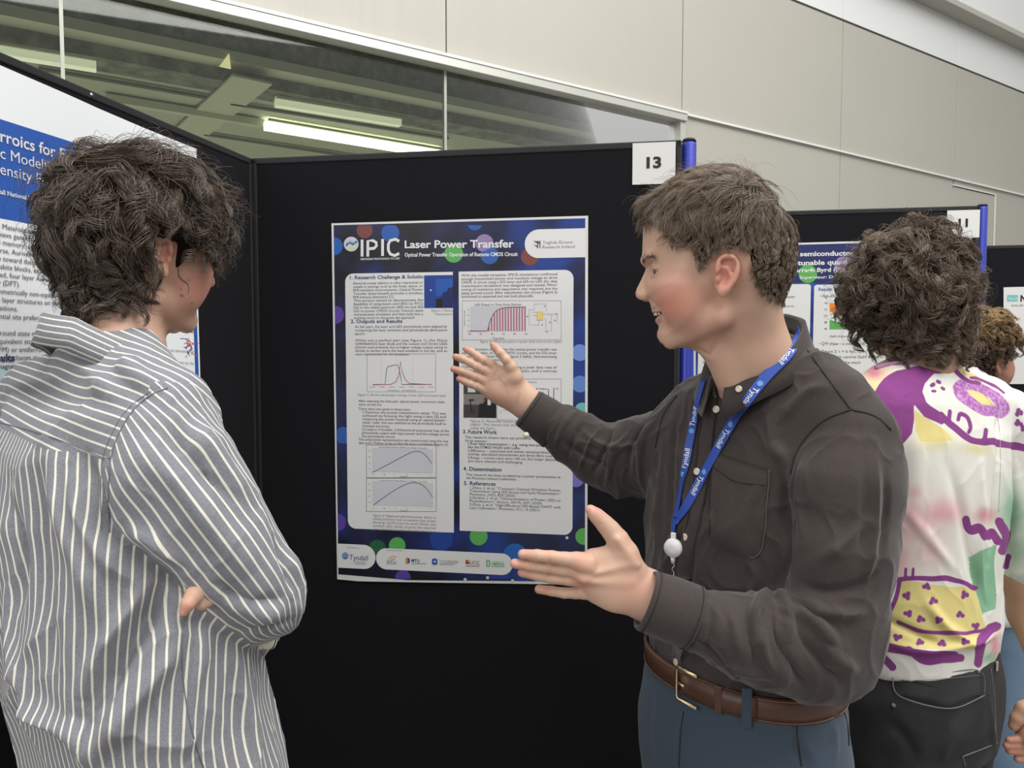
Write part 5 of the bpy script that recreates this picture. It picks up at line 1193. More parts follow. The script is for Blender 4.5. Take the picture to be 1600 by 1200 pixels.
class Multi:
    def __init__(s, *t): s.t_ = t
    def hit(s, px, py, off=0.0):
        d = nrm(ray(px, py)); best = None
        for t in s.t_:
            l, n, i, ds = t.ray_cast(Vector(CAMP), Vector(d))
            if l is not None and (best is None or ds < best[2]): best = (np.array(l), np.array(n), ds)
        if best is None: return None, None
        n = best[1]; n = -n if np.dot(n, d) > 0 else n
        return best[0]+n*off, n
    path = Skin.path
SKM = Multi(SK.t, SKC); button(1155, 608, .0050, SKM, colR, .0012)

# lanyard: two straps meeting above the badge reel
M_blue = mat('lanyard_blue', (.020, .065, .36), .55, 0, 900, .25); M_wt = mat('white_print', (.75, .78, .82), .6); M_lb = mat('light_blue_print', (.12, .32, .62), .6)
lany = thing('lanyard', 'blue lanyard with white lettering and white badge reel on the dark shirt', 'lanyard')
def strap(pts, wd, name, text_at, flip=1, off=.004):
    o, P, S_, Nn = band(pts, wd, off, .0007, M_blue, lany, SKM, name)
    L = np.concatenate([[0], np.cumsum(np.linalg.norm(np.diff(P, axis=0), axis=1))])
    for t in text_at:
        c0 = t*L[-1]; Vt, F = text_geo('Tyndall', .01, 3); kk = .0078/cap_h(); w0 = (Vt[:, 0].max())*kk
        def put(Vx, F, m, nm):
            s_ = c0+Vx[:, 0]; i = np.clip(np.searchsorted(L, s_)-1, 0, len(L)-2); f_ = ((s_-L[i])/(L[i+1]-L[i]))[:, None]
            c = P[i]*(1-f_)+P[i+1]*f_; sv = S_[i]; nv = Nn[i]; mesh_np(nm, c+sv*(Vx[:, 1:2])*flip+nv*(off+.0014), F, m, o, False)
        put(np.stack([Vt[:, 0]*kk, (Vt[:, 1]*kk-.0032)], 1), F, M_wt, 'lettering')
        cir = np.array([(-.0075+.0042*math.cos(a), .0042*math.sin(a)) for a in np.linspace(0, 2*math.pi, 17)[:-1]]); put(cir, [list(range(16))], M_lb, 'emblem')
        bar = np.array([(w0*.3, -.0062), (w0, -.0062), (w0, -.0056), (w0*.3, -.0056)]); put(bar, [[0, 1, 2, 3]], M_lb, 'small_print')
    return P, o
strap([(1250, 516), (1236, 548), (1200, 585), (1165, 632), (1132, 685), (1100, 745), (1075, 790), (1060, 815)], .0150, 'strap', [.16, .36, .57, .78], -1)
strap([(1103, 594), (1092, 630), (1083, 670), (1073, 720), (1066, 770), (1058, 812)][::-1], .0120, 'strap', [.36, .66], -1)
strap([(1060, 808), (1056, 836)], .0125, 'strap', [], off=.006)
l, n = SK.hit(1058, 853, .012)
rl = MB().tube([l+n*.006, l+n*.0055, l, l-n*.004, l-n*.005], [.004, .0135, .0152, .0150, .010], 28, nrmv=(0, 0, 1)); M_reel = mat('white_plastic', (.80, .79, .80), .3); reel = rl.build('badge_reel', M_reel, lany, True)
d = nrm(at(1051, 870, 1)-at(1053, 840, 1)); MB().box(l+UP*.017, .008, .004, .014, nrm(np.cross(UP, n)), n, UP, bev=.001).build('belt_clip', M_reel, reel); MB().tube([l-UP*.012, l-UP*.024], [.0045, .003], 10).build('cord_nozzle', M_reel, reel, True)
M_cord = mat('clear_strap', (.7, .7, .7), .2); pts = [l-UP*.024+UP*(-.0035*i)+nrm(np.cross(UP, n))*.002*math.sin(i*1.6)-n*.002*math.cos(i*1.6) for i in range(9)]; MB().tube(pts, .0006, 6).build('cord', M_cord, reel, True)

# trousers, belt
g = NG('slate_blue_twill'); n2 = g.noise(1300, 2, None, (1, 1, .5)); g.set('Base Color', g.mix(n2, (.024, .040, .062), (.046, .070, .104))); g.set('Roughness', .85); g.set('Sheen Weight', .1); g.bump(g.math('ADD', g.math('MULTIPLY', g.noise(18, 3), 3.0), n2), .3, .001); M_trR = g.m
s = SDF(.006); TXc, TYc = MX-.008, MY-.004
s.column([(1.055, TXc, TYc, .160, .118), (1.0, TXc, TYc, .170, .126), (.93, TXc, TYc+.005, .178, .130), (.86, TXc, TYc+.005, .175, .125), (.80, TXc, TYc, .160, .11)], wdR, .02, 2.2, .012)
hL, hR = np.array([TXc+wdR[0]*.088, TYc+wdR[1]*.088, .90]), np.array([TXc-wdR[0]*.088, TYc-wdR[1]*.088, .90])
an = legs(s, hL, hR, fwdR, 0, .095, .072, .062, .025, .09)
s.build(); V, Q = s.mesh(2); N = vnormals(V, Q); SKT = Skin(V, Q)
V = fold(V, N, SKT, [(p_, w_*mm*1.1, a_*mm) for p_, w_, a_ in (([(1070, 1110), (1062, 1150), (1060, 1199)], 6, 5), ([(1240, 1115), (1245, 1160), (1255, 1199)], 6, -6), ([(1085, 1130), (1150, 1120), (1230, 1118)], 9, 4), ([(1230, 1125), (1255, 1160), (1280, 1199)], 8, 4), ([(1300, 1120), (1305, 1160), (1300, 1199)], 7, 4), ([(1030, 1080), (1025, 1140), (1030, 1199)], 9, 3))])
N = vnormals(V, Q); V = V+N*(wob(V, 16, 2.2, (1, 1, .4))*.002)[:, None]
trR = mesh_np('trousers', V, Q, M_trR, person); SKT = Skin(V, Q)
seam([(1068, 1112), (1063, 1150), (1061, 1198)], .0009, M_thread, trR, SKT, name='fly_seam'); seam([(1318, 1112), (1330, 1140), (1326, 1165)], .0010, M_thread, trR, SKT, name='pocket_seam'); seam([(1244, 1110), (1246, 1150), (1252, 1198)], .0009, M_thread, trR, SKT, name='crease')
M_leather = mat('brown_leather', (.072, .030, .018), .45, 0, 60, .2, .2, 300); M_brass = mat('antique_brass', (.62, .50, .30), .3, 1.0); M_stitch = mat('tan_thread', (.30, .14, .06), .7)
belt = MB(); ring = []; nb_ = 72
for k in range(nb_):
    a = 2*math.pi*k/nb_; cx = math.copysign(abs(math.cos(a))**(2/2.2), math.cos(a)); sx = math.copysign(abs(math.sin(a))**(2/2.2), math.sin(a))
    out = np.array([wdR[0]*cx*.1645+fwdR[0]*sx*.1225, wdR[1]*cx*.1645+fwdR[1]*sx*.1225, 0]); ring.append((np.array([TXc, TYc, 1.034])+out, nrm(out)))
def beltband(idx, th, z0, z1, name, m, par, mbx=None):
    V_ = []
    for c, o_ in idx: V_ += [c+UP*z0, c+o_*th+UP*z0, c+o_*(th+.001)+UP*(z0+z1)/2, c+o_*th+UP*z1, c+UP*z1]
    k = 5; n = len(idx); closed = n == nb_; F_ = [(i*k+j, ((i+1) % n)*k+j, ((i+1) % n)*k+(j+1) % k, i*k+(j+1) % k) for i in range(n if closed else n-1) for j in range(k)]
    if not closed: F_ += [tuple(range(k))[::-1], tuple(range((n-1)*k, n*k))]
    return MB().add(V_, F_).build(name, m, par, True)
beltO = beltband(ring, .0045, -.0185, .0175, 'belt', M_leather, person)
for zz in (-.0158, .0148):
    MB().tube([c+o_*.0055+UP*zz for c, o_ in ring], .0005, 5).build('belt_stitching', M_stitch, beltO, True)
pxr = [proj(c+o_*.005) for c, o_ in ring]; facing = [np.dot(o_, c-CAMP) < 0 for c, o_ in ring]
def ring_at(px):  # nearest ring index facing the viewer
    return min([i for i in range(nb_) if facing[i]], key=lambda i: abs(pxr[i][0]-px))
ib = ring_at(1068); iend = ring_at(1178); sg_ = 1 if ((iend-ib) % nb_) < nb_/2 else -1
idx = [(ib+sg_*j) % nb_ for j in range(0, ((iend-ib)*sg_) % nb_+1)]
beltband([(ring[i][0]+ring[i][1]*.0045, ring[i][1]) for i in idx][::sg_], .004, -.017, .016, 'belt_tail', M_leather, beltO)
c, o_ = ring[ib]; tv = nrm(np.cross(UP, o_)); tv = tv if tv[0] > 0 else -tv; B0 = c+o_*.011
pts = [B0-tv*.006+UP*.022, B0+tv*.030+UP*.024+o_*.002]; MB().tube([B0+tv*.034+UP*.0235, B0-tv*.004+UP*.0245, B0-tv*.008+UP*.020, B0-tv*.008-UP*.021, B0-tv*.004-UP*.0255, B0+tv*.034-UP*.0245], .0026, 10).build('belt_buckle', M_brass, beltO, True)
MB().tube([B0-tv*.008, B0+tv*.010+o_*.002], .0019, 8).build('buckle_prong', M_brass, beltO, True)
def loop_at(px, wd, h_, m, par, nm, th=.0125):
    c, o_ = ring[ring_at(px)]; t = nrm(np.cross(UP, o_)); return MB().box(c+o_*th*.72, wd, .004, h_, t, o_, UP, bev=.0012).build(nm, m, par)
loop_at(1124, .011, .040, M_leather, beltO, 'belt_keeper'); loop_at(1168, .014, .058, M_trR, trR, 'belt_loop')
# shoes
M_shoe = mat('dark_shoe', (.02, .018, .017), .5); M_sole = mat('shoe_sole', (.25, .24, .22), .7)
def shoes(an_, fw, par, m=None):
    for a_ in an_:
        s_ = SDF(.006); c = np.array([a_[0], a_[1], 0]); s_.cone(c-fw*.05+UP*.055, c+fw*.02+UP*.06, .042, .042, .03); s_.cone(c+fw*.02+UP*.045, c+fw*.16+UP*.035, .042, .034, .03); s_.cone(c-fw*.04+UP*.06, c-fw*.03+UP*.11, .042, .044, .02)
        s_.build(); V_, Q_ = s_.mesh(1); V_[:, 2] = np.maximum(V_[:, 2], .008); o = mesh_np('shoe', V_, Q_, m or M_shoe, par)
        V2 = V_[(V_[:, 2] < .03)]; ang = np.arctan2(V2[:, 1]-c[1]-fw[1]*.05, V2[:, 0]-c[0]-fw[0]*.05); ordr = [V2[np.abs((ang-t+math.pi) % (2*math.pi)-math.pi) < .2] for t in np.linspace(-math.pi, math.pi, 25)[:-1]]
        rim = [v[np.argmax(np.linalg.norm(v[:, :2]-c[:2]-fw[:2]*.05, axis=1))] for v in ordr if len(v)]; n = len(rim)
        Vs = [np.array([r[0], r[1], 0.0]) for r in rim]+[np.array([r[0], r[1], .022]) for r in rim]; MB().add(Vs, [(i, (i+1) % n, n+(i+1) % n, n+i) for i in range(n)]+[tuple(range(n))[::-1], tuple(range(n, 2*n))]).build('shoe_sole', M_sole, o)
shoes(an, fwdR, person)
# ---------------------------------------------------------------- the listener in the striped shirt, seen from behind
person2 = thing('person', 'person with dark curly hair in a blue and cream striped shirt, arms folded, back turned', 'person')
fL = nrm(np.array([math.sin(math.radians(34)), math.cos(math.radians(34)), 0])); rightL = np.array([fL[1], -fL[0], 0])
OL = at(255, 413, 1.0)-rightL*.073; OL = np.array([OL[0]-.004, OL[1], OL[2]+.013])
FL = Frame(OL, fL-np.array([0, 0, .04]))
nk = at(186, 560, 1.0)
neck2 = [(np.array([0, -.018, -.03]), FL.L(nk), .052, .052, .014), (FL.L(nk), FL.L(at(172, 650, 1.0)), .052, .050, .03), (np.array([0, .035, -.088]), FL.L(nk+fL*.02), .018, .03, .02)]
hd2 = head_sdf(.0022, neck2, False); V, Q = hd2.mesh(1); bl, dk = head_attrs(V, False)
moles = [(300, 474, .0009), (295, 438, .0008), (283, 452, .0008), (284, 462, .0013), (246, 462, .0011), (306, 484, .0008)]
WV = FL.W(V); SKh = Skin(WV, Q)
for x, y, r in moles:
    l, n = SKh.hit(x, y)
    if l is not None: dk = np.maximum(dk, .9*np.exp(-(((WV-l)/(r*1.6))**2).sum(1)))
add_part(WV, Q, bl*.8, dk); H2V, H2Q = V, Q
wdL = nrm(np.array([-.79, .61])); fwL = np.array([wdL[1], -wdL[0], 0]); Z = lambda py, Y=.96: 1.55-(py-540)/FPX*Y
cx = lambda px, Y=.965: (px-800)/FPX*Y
kn2 = [(1.485, cx(172), .985, .105, .065), (Z(640), cx(150), .985, .165, .095), (Z(700), cx(150), .98, .185, .110), (Z(800), cx(160), .975, .190, .125), (Z(920), cx(178), .97, .192, .135), (Z(1000), cx(188), .965, .193, .138), (Z(1100), cx(206), .965, .188, .138), (Z(1200), cx(230), .965, .190, .138), (.86, cx(246), .965, .196, .14), (.80, cx(246), .965, .19, .135)]
s = SDF(.014); s.column([(a, b, c, d*.8, e*.8) for a, b, c, d, e in kn2], wdL, .02)
ccx, ccy = cx(246), .965; hL2 = np.array([ccx+wdL[0]*.085, ccy+wdL[1]*.085, .88]); hR2 = np.array([ccx-wdL[0]*.085, ccy-wdL[1]*.085, .88]); an2 = legs(s, hL2, hR2, fwL, 0, .07, .05, .04)
eL = at(420, 930, .93)
for A_, B_, C_ in ((at(240, 700, .87), eL, np.array([-.44, 1.10, 1.23])), (at(40, 650, 1.12), np.array([-.56, 1.20, 1.20]), at(330, 935, .93))): s.cone(A_, B_, .042, .038, .02); s.cone(B_, C_, .038, .028, .02)
for a_ in an2: s.cone(a_+[0, 0, -.02], np.array([a_[0], a_[1], .05])+fwL*.1, .035, .03, .02)
s.build(); V, Q = s.mesh(1); add_part(V, Q)

# hair: thick loose curls down to the nape
M_hairL = hair_mat('dark_brown_hair', (.008, .0055, .004), (.20, .142, .104), .34)
sdf2 = head_sdf(.0045, neck2, False, True, .07)
regL = [(.122, .060), (.100, .040), (.075, .030), (.055, .018), (.040, .000), (.026, -.022), (.010, -.050), (-.020, -.056), (-.050, -.078), (-.12, -.095), (-.16, .05), (-.05, .20), (.10, .19), (.15, .10)]
def regionL(P):
    d = -polydist2(regL, P[:, 1], P[:, 2]); return np.clip(d/.008+.3, 0, 1)*np.where((np.abs(P[:, 0]) > .055) & (P[:, 1] > -.014) & (P[:, 1] < .026) & (P[:, 2] < .022) & (P[:, 2] > -.055), 0, 1)
def thickL(P):
    z_ = P[:, 2]; return np.interp(z_, [-.10, -.06, 0, .05, .09, .13, .15], [.005, .010, .021, .027, .035, .048, .052])*np.interp(P[:, 1], [-.08, .04, .11], [.95, .85, .55])
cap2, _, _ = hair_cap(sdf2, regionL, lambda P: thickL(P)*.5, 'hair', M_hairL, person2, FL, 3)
ctr = H2V[H2Q].mean(1); rm = regionL(ctr)*(np.abs(ctr[:, 0]) < .0765)*np.where((np.abs(ctr[:, 0]) > .06) & (ctr[:, 1] > -.022) & (ctr[:, 1] < .02) & (ctr[:, 2] < .026) & (ctr[:, 2] > -.05), 0, 1)
def combL(P):
    c = P-np.array([0, -.03, .14]); c /= np.linalg.norm(c, axis=1)[:, None]+1e-6
    n1 = wob(P, 26, 3.0)[:, None]; n2 = wob(P, 26, 8.0)[:, None]
    top = np.clip((P[:, 2]-.10)/.03, 0, 1)[:, None]
    return c*(.75-.35*top)+np.array([.35, .45, 0])*top+np.array([0, .15, -.55])+np.array([0, 1, 0])*n1*.9+np.array([1, 0, .3])*n2*.9
def curls(sd, fr, V_, Q_, rm_, n, length, comb, thick, amp, turns, nclump, rad, cap, mat_, steps=14, lift=1.5, clump=.72, drop=None):
    PS_ = comb_hair(sd, scatter(V_, Q_, rm_, n), steps, length, comb, thick, lift, amp, turns, nclump, clump, .34)
    if drop is not None: PS_ = PS_[~drop(PS_).any(1)]
    o = strand_mesh('hair_strands', fr.W(PS_), rad*np.interp(np.linspace(0, 1, steps+1), [0, .7, 1], [1, .9, .25]), mat_, cap, RNG.random(len(PS_))**1.3); o['kind'] = 'stuff'
lenL = lambda P: np.interp(P[:, 2], [-.08, -.02, .05, .12], [.026, .048, .072, .085])*np.where((np.abs(P[:, 0]) > .05) & (P[:, 1] > -.015) & (P[:, 1] < .06) & (P[:, 2] < .07), .5, 1)
earL = lambda P: (P[..., 0] < -.058) & (P[..., 1] > -.008) & (P[..., 1] < .020) & (P[..., 2] < .022) & (P[..., 2] > -.045)
curls(sdf2, FL, H2V, H2Q, rm, 12500, lenL, combL, thickL, .0075, 1.25, 330, .00046, cap2, M_hairL, clump=.82, drop=earL)
curls(sdf2, FL, H2V, H2Q, rm, 1200, lambda P: lenL(P)*1.05, combL, lambda P: thickL(P)*1.30, .009, 1.7, 300, .00026, cap2, M_hairL, clump=.35, drop=earL)

# ---- striped shirt
def stripe_mat(name, uattr=('ut', 'us', 'uy'), base=((.155, .160, .185), (.250, .254, .284)), line=(.72, .69, .59), pitch=.0110, wdt=.20, single=None):
    g = NG(name); n2 = g.noise(900, 3, None, (1, 1, .5)); bc = g.mix(g.maprange(n2, .3, .7), *base)
    def stripe(u, p_):
        fr_ = g.math('FRACT', g.math('ADD', g.math('DIVIDE', u, p_), 200.5)); d = g.math('ABSOLUTE', g.math('SUBTRACT', fr_, .5)); return g.maprange(d, wdt/2+.025, wdt/2-.02, 0, 1)
    if single: m = stripe(g.attr(single), pitch)
    else:
        isS = g.math('GREATER_THAN', g.attr('sds'), 0.0); isY = g.math('GREATER_THAN', g.attr('sdy'), 0.0)
        a = stripe(g.attr('ut'), pitch); b = stripe(g.attr('us'), pitch*.98); c = stripe(g.attr('uy'), pitch*1.0)
        ty = g.math('ADD', g.math('MULTIPLY', c, isY), g.math('MULTIPLY', a, g.math('SUBTRACT', 1.0, isY)))
        m = g.math('ADD', g.math('MULTIPLY', b, isS), g.math('MULTIPLY', ty, g.math('SUBTRACT', 1.0, isS)))
    g.set('Base Color', g.mix(m, bc, line)); g.set('Roughness', .85); g.set('Sheen Weight', .1); g.bump(n2, .25, .0008); return g.m
M_str = stripe_mat('striped_cotton'); M_strc = stripe_mat('striped_collar', single='su', pitch=.0082, wdt=.22)
s = SDF(.0042)
s.column(kn2, wdL, .02, 2.15, .02)
s.cone(at(182, 578, .985), at(250, 655, .895), .056, .058, .05); s.cone(at(165, 576, 1.0), at(60, 632, 1.10), .056, .057, .05)
shRt = at(240, 705, .88)
s.chain([PX(238, 702, .885, 72), PX(262, 745, .88, 92), PX(300, 805, .89, 92), PX(350, 865, .90, 80), PX(394, 910, .915, 64), PX(412, 934, .93, 55)], .03)
s.chain([PX(412, 934, .93, 55), (np.array([-.352, 1.02, 1.225]), .045), (np.array([-.43, 1.10, 1.235]), .036)], .02)
arm_ops = [o[0] for o in s.ops[-6-1:]]
s.chain([PX(35, 680, 1.10, 60), (np.array([-.655, 1.12, 1.30]), .058), (np.array([-.60, 1.18, 1.22]), .052), (np.array([-.46, 1.12, 1.24]), .04)], .03)
s.chain([PX(384, 990, .955, 15), PX(408, 998, .965, 17), PX(430, 994, .975, 12)], .010)
s.build(); V, Q = s.mesh(2); V, Q = subdiv(V, Q); N = vnormals(V, Q); SK2 = Skin(V, Q)
V = fold(V, N, SK2, [(p_, w_*mm*1.2, a_*mm*2.4) for p_, w_, a_ in (
    ([(171, 836), (228, 882), (288, 928), (336, 945)], 6, -5), ([(120, 700), (150, 760), (165, 820), (200, 870)], 9, -5), ([(80, 690), (95, 800), (140, 900), (170, 1000)], 12, 6), ([(60, 700), (60, 850), (80, 1000), (100, 1100)], 12, -6), ([(110, 720), (130, 800), (180, 880), (240, 930)], 10, 6),
    ([(250, 900), (232, 960), (190, 1040), (150, 1130)], 10, -8), ([(285, 960), (260, 1030), (200, 1110), (140, 1190)], 11, 8), ([(240, 900), (200, 960), (160, 1020), (130, 1100)], 8, 6), ([(320, 960), (300, 1050), (290, 1130), (300, 1199)], 9, 4), ([(350, 980), (370, 1060), (400, 1199)], 9, 4),
    ([(30, 1090), (80, 1120), (130, 1150), (150, 1199)], 9, 6), ([(10, 900), (20, 1000), (60, 1100), (110, 1160)], 10, 5), ([(20, 760), (30, 880), (20, 980)], 10, -5), ([(190, 820), (240, 850), (290, 890)], 8, 4),
    ([(200, 700), (260, 740), (330, 820), (400, 900)], 12, 4), ([(240, 660), (300, 720), (370, 800)], 10, -4), ([(290, 650), (340, 720), (400, 800)], 9, 4), ([(350, 930), (400, 950), (450, 955)], 9, 4), ([(330, 900), (380, 935), (440, 940)], 8, -4), ([(420, 830), (440, 880), (455, 930)], 8, -4), ([(440, 845), (462, 900), (470, 950)], 7, 4),
    ([(380, 975), (420, 975), (460, 965)], 5, -4), ([(190, 560), (215, 590), (260, 620)], 8, 5), ([(100, 560), (150, 590), (200, 640)], 9, 3), ([(20, 600), (80, 590), (130, 560)], 9, 3))])
N = vnormals(V, Q); V = wrinkle(V, N, 7, .0095, 7.7, (1, 1, .35), 2); V = wrinkle(V, N, 22, .0016, 2.3, (1, 1, .5), 3)
# cut and stripe coordinates, carried by the cloth
ax1 = at(252, 715, .885); ax2 = at(418, 935, .93); ad = nrm(ax2-ax1); e1 = nrm(np.cross(ad, nrm(ax1-CAMP))); e2 = np.cross(ad, e1)
rel = V-ax1; tt = rel @ ad; L_ = np.linalg.norm(ax2-ax1); over = np.clip(tt-L_, 0, None)
us = np.arctan2(rel @ e1, rel @ e2)*.072+over*.35
K = np.array(sorted(kn2)); wx = np.array([*wdL, 0]); wz = fwL
cxz, cyz = np.interp(V[:, 2], K[:, 0], K[:, 1]), np.interp(V[:, 2], K[:, 0], K[:, 2])
th_ = np.arctan2((V[:, 0]-cxz)*wx[0]+(V[:, 1]-cyz)*wx[1], -((V[:, 0]-cxz)*wz[0]+(V[:, 1]-cyz)*wz[1])); aa = np.interp(V[:, 2], K[:, 0], K[:, 3]); 
ut = th_*.160+.012*np.sin((V[:, 2]-1.0)*9+th_*1.5)+.004*wob(V, 10, 4.4)+(1.25-V[:, 2])*.10*np.sin(th_)
Ay, _ = SK2.hit(8, 662); By, _ = SK2.hit(164, 718); fwd_in = fwL*1.0+UP*.10; ny = nrm(np.cross(By-Ay, fwd_in)); ny = ny if ny[2] > 0 else -ny
sdy = (V-By) @ ny
h1, _ = SK2.hit(262, 612); h2, _ = SK2.hit(182, 700); h3, _ = SK2.hit(172, 828)
ns = nrm(np.cross(h1-h2, h3-h2)); ns = ns if np.dot(ns, ax2-h2) > 0 else -ns
sdsv = (V-h2) @ ns
x_, y_, z_ = V[:, 0].astype(np.float32), V[:, 1].astype(np.float32), V[:, 2].astype(np.float32)
d_arm = np.min([fn(x_, y_, z_) for fn in arm_ops], axis=0)
Kf = K; f_ = [np.interp(z_, K[:, 0], K[:, i]) for i in range(1, 5)]; dx, dy = x_-f_[0], y_-f_[1]
d_tor = ((np.abs(dx*wdL[0]+dy*wdL[1])/f_[2])**2.15+(np.abs(-dx*wdL[1]+dy*wdL[0])/f_[3])**2.15)**(1/2.15)*.12-.12
sds = np.minimum(np.where(tt > .10, .05, sdsv), d_tor-d_arm+.004)
n2 = nrm(ny*.72+fwL*.62)
shirtL = mesh_np('shirt', V, Q, M_str, person2, True, {'us': us, 'ut': ut, 'uy': (V-By) @ n2+.003*np.sin(V[:, 0]*20), 'sds': sds, 'sdy': sdy}); SK2 = Skin(V, Q)
M_thL = mat('slate_thread', (.15, .16, .19), .9)
seam([(0, 660), (60, 676), (110, 694), (164, 716), (174, 714)], .0008, M_thL, shirtL, SK2, name='yoke_seam')
seam([(262, 606), (234, 618), (205, 645), (185, 680), (174, 714), (170, 770), (171, 832)], .0008, M_thL, shirtL, SK2, name='armhole_seam'); seam([(250, 604), (222, 620), (192, 648), (172, 685), (161, 716), (157, 770), (159, 828)], .0004, M_thL, shirtL, SK2, name='armhole_stitching')
seam([(288, 960), (284, 1020), (290, 1090), (302, 1150), (318, 1199)], .0007, M_thL, shirtL, SK2, name='side_seam')
cc2 = at(176, 545, .995); cc2 = np.array([cc2[0], cc2[1], 1.50]); lL = np.array([-fL[1], fL[0], 0])
fc = nrm(fL*.85+np.array([.5, 0, 0])*.4); lc = np.array([-fc[1], fc[0], 0])
def zf2(p_): a = abs((p_+math.pi) % (2*math.pi)-math.pi); return np.interp(a, [0, .4, 1.0, 1.7, 2.4, 3.2], [.000, .004, .026, .054, .084, .092])
def dp2(p_): a = abs((p_+math.pi) % (2*math.pi)-math.pi); return np.interp(a, [0, .3, .6, 1.5, 3.2], [.046, .058, .050, .042, .037])
col2 = collar(cc2, fc, lc, .070, zf2, dp2, M_strc, shirtL, 'collar', .20, 2*math.pi-.20, n=80, flare=.012, ax=1.04, ay=1.10, attr=True)
cv = np.array([v.co[:] for v in col2.data.vertices]); su = []
k = 10
for i in range(80):
    arc = 0; prev = None
    for j in range(k):
        q = cv[i*k+j]; arc += 0 if prev is None else np.linalg.norm(q-prev); prev = q; su.append(arc)
col2.data.attributes['su'].data.foreach_set('value', np.array(su, np.float32))
# tucked fingers under the arm
s = SDF(.0015)
YF = SK2.hit(283, 950)[0][1]-.875-.016
f = lambda x, y, r, Y: (at(250+x/6.667, 860+y/6.667, Y+YF), r/6.667*Y/FPX)
s.chain([f(420, 400, 95, .90), f(350, 470, 82, .885), f(290, 560, 66, .875), f(250, 640, 46, .872)], .004); s.chain([f(560, 420, 85, .91), f(500, 500, 75, .90), f(440, 560, 62, .895)], .004); s.chain([f(620, 420, 75, .92), f(560, 500, 62, .915), f(520, 530, 50, .91)], .004)
s.build(); V, Q = s.mesh(1); tp = f(255, 640, 1, .866)[0]; add_part(V, Q, gauss(V, [(tp, .014, .5)]), None, gauss(V, [(f(255, 635, 1, .860)[0], (.006, .006, .007), 1.1)]))
body2 = join_parts('body', M_skin2, person2); eyes_teeth(FL, body2, False)
# rolled sleeve end below the elbow
cuff(at(392, 994, .95), at(426, 1004, .965), 19*.96/FPX, 14*.96/FPX, M_strc, shirtL, 'rolled_cuff', wav=.003, nn=30)
M_trL = mat('dark_trousers', (.02, .022, .03), .9, 0, 40, .2)
s = SDF(.010); s.column([(.93, ccx, ccy, .170, .115), (.86, ccx, ccy, .175, .12), (.78, ccx, ccy, .16, .11)], wdL, .02); legs(s, hL2, hR2, fwL, 0, .088, .07, .06, .025, .09); s.build(); V, Q = s.mesh(2); mesh_np('trousers', V, Q, M_trL, person2); shoes(an2, fwL, person2)
# ---------------------------------------------------------------- onlooker in the printed T-shirt
person3 = thing('person', 'person with bushy curly brown hair, purple and yellow printed T-shirt and black jeans, from behind', 'person')
f3 = nrm(np.array([-.05, 1, 0])); w3 = nrm(np.array([-.87, -.5])); f3b = np.array([w3[1], -w3[0], 0]); f3b = f3b if f3b[1] > 0 else -f3b
O3 = at(1424, 472, 1.42); F3 = Frame(O3, f3-np.array([0, 0, .03])); n3 = at(1440, 565, 1.40)
neck3 = [(np.array([0, -.02, -.03]), F3.L(n3), .054, .056, .014), (F3.L(n3), F3.L(at(1450, 620, 1.40)), .056, .06, .02)]
h3 = head_sdf(.0035, neck3, False); V, Q = h3.mesh(1); add_part(F3.W(V), Q); H3V, H3Q = V, Q
Z3 = lambda py: 1.55-(py-540)/FPX*1.40; c3 = lambda px: (px-800)/FPX*1.42
kn3 = [(Z3(585), c3(1446), 1.42, .11, .065), (Z3(625), c3(1450), 1.42, .175, .095), (Z3(680), c3(1452), 1.42, .195, .112), (Z3(780), c3(1450), 1.42, .190, .120), (Z3(900), c3(1447), 1.42, .172, .120), (Z3(985), c3(1448), 1.42, .176, .124), (Z3(1045), c3(1448), 1.42, .168, .116)]
# arm on the right and its hand
aS, aE, aW = at(1566, 660, 1.50), at(1612, 960, 1.50), at(1650, 1080, 1.42)
s = SDF(.0045); s.cone(at(1600, 900, 1.50), aE, .042, .040, .02); s.cone(aE, aW, .041, .028, .02); s.build(); V, Q = s.mesh(1); add_part(V, Q)
fq = lambda x, y, r, Y=1.40: (at(x, y, Y), r*Y/FPX)
s = SDF(.0022)
s.chain([fq(1690, 1090, 22), fq(1640, 1120, 26), fq(1612, 1150, 22)], .015); s.chain([fq(1640, 1095, 16), fq(1600, 1108, 12), fq(1590, 1122, 10), fq(1584, 1134, 8)], .006)
for y0, x1, y1 in ((1150, 1577, 1156), (1162, 1573, 1165), (1172, 1577, 1173), (1182, 1590, 1186)): s.chain([fq(1625, y0, 10), fq(1600, (y0+y1)/2+1, 8), fq(x1, y1, 6)], .003)
s.build(); V, Q = s.mesh(1); add_part(V, Q, gauss(V, [(fq(1578, 1165, 1)[0], .03, .6), (fq(1586, 1132, 1)[0], .012, .6)]))
s = SDF(.014); s.column([(z_, x_, y_, a*.8, b*.8) for z_, x_, y_, a, b in kn3], w3, .02)
x3, y3 = c3(1452), 1.42; hl3 = np.array([x3+w3[0]*.085, y3+w3[1]*.085, .88]); hr3 = np.array([x3-w3[0]*.085, y3-w3[1]*.085, .88]); an3 = legs(s, hl3, hr3, f3b, 0, .07, .05, .04)
s.cone(aS, at(1605, 900, 1.5), .045, .04, .02); aS2 = np.array([x3+w3[0]*.19, y3+w3[1]*.19, Z3(670)]); aE2 = aS2+np.array([-.02, .05, -.27]); s.cone(aS2, aE2, .042, .038, .02); s.cone(aE2, aE2+np.array([-.04, .18, -.10]), .036, .028, .02)
for a_ in an3: s.cone(a_+[0, 0, -.02], np.array([a_[0], a_[1], .05])+f3b*.1, .035, .03, .02)
s.build(); V, Q = s.mesh(1); add_part(V, Q); body3 = join_parts('body', M_skin3, person3)
M_hair3 = hair_mat('curly_brown_hair', (.013, .009, .0065), (.30, .215, .15), .34)
sdf3 = head_sdf(.0050, neck3, False, True, .075)
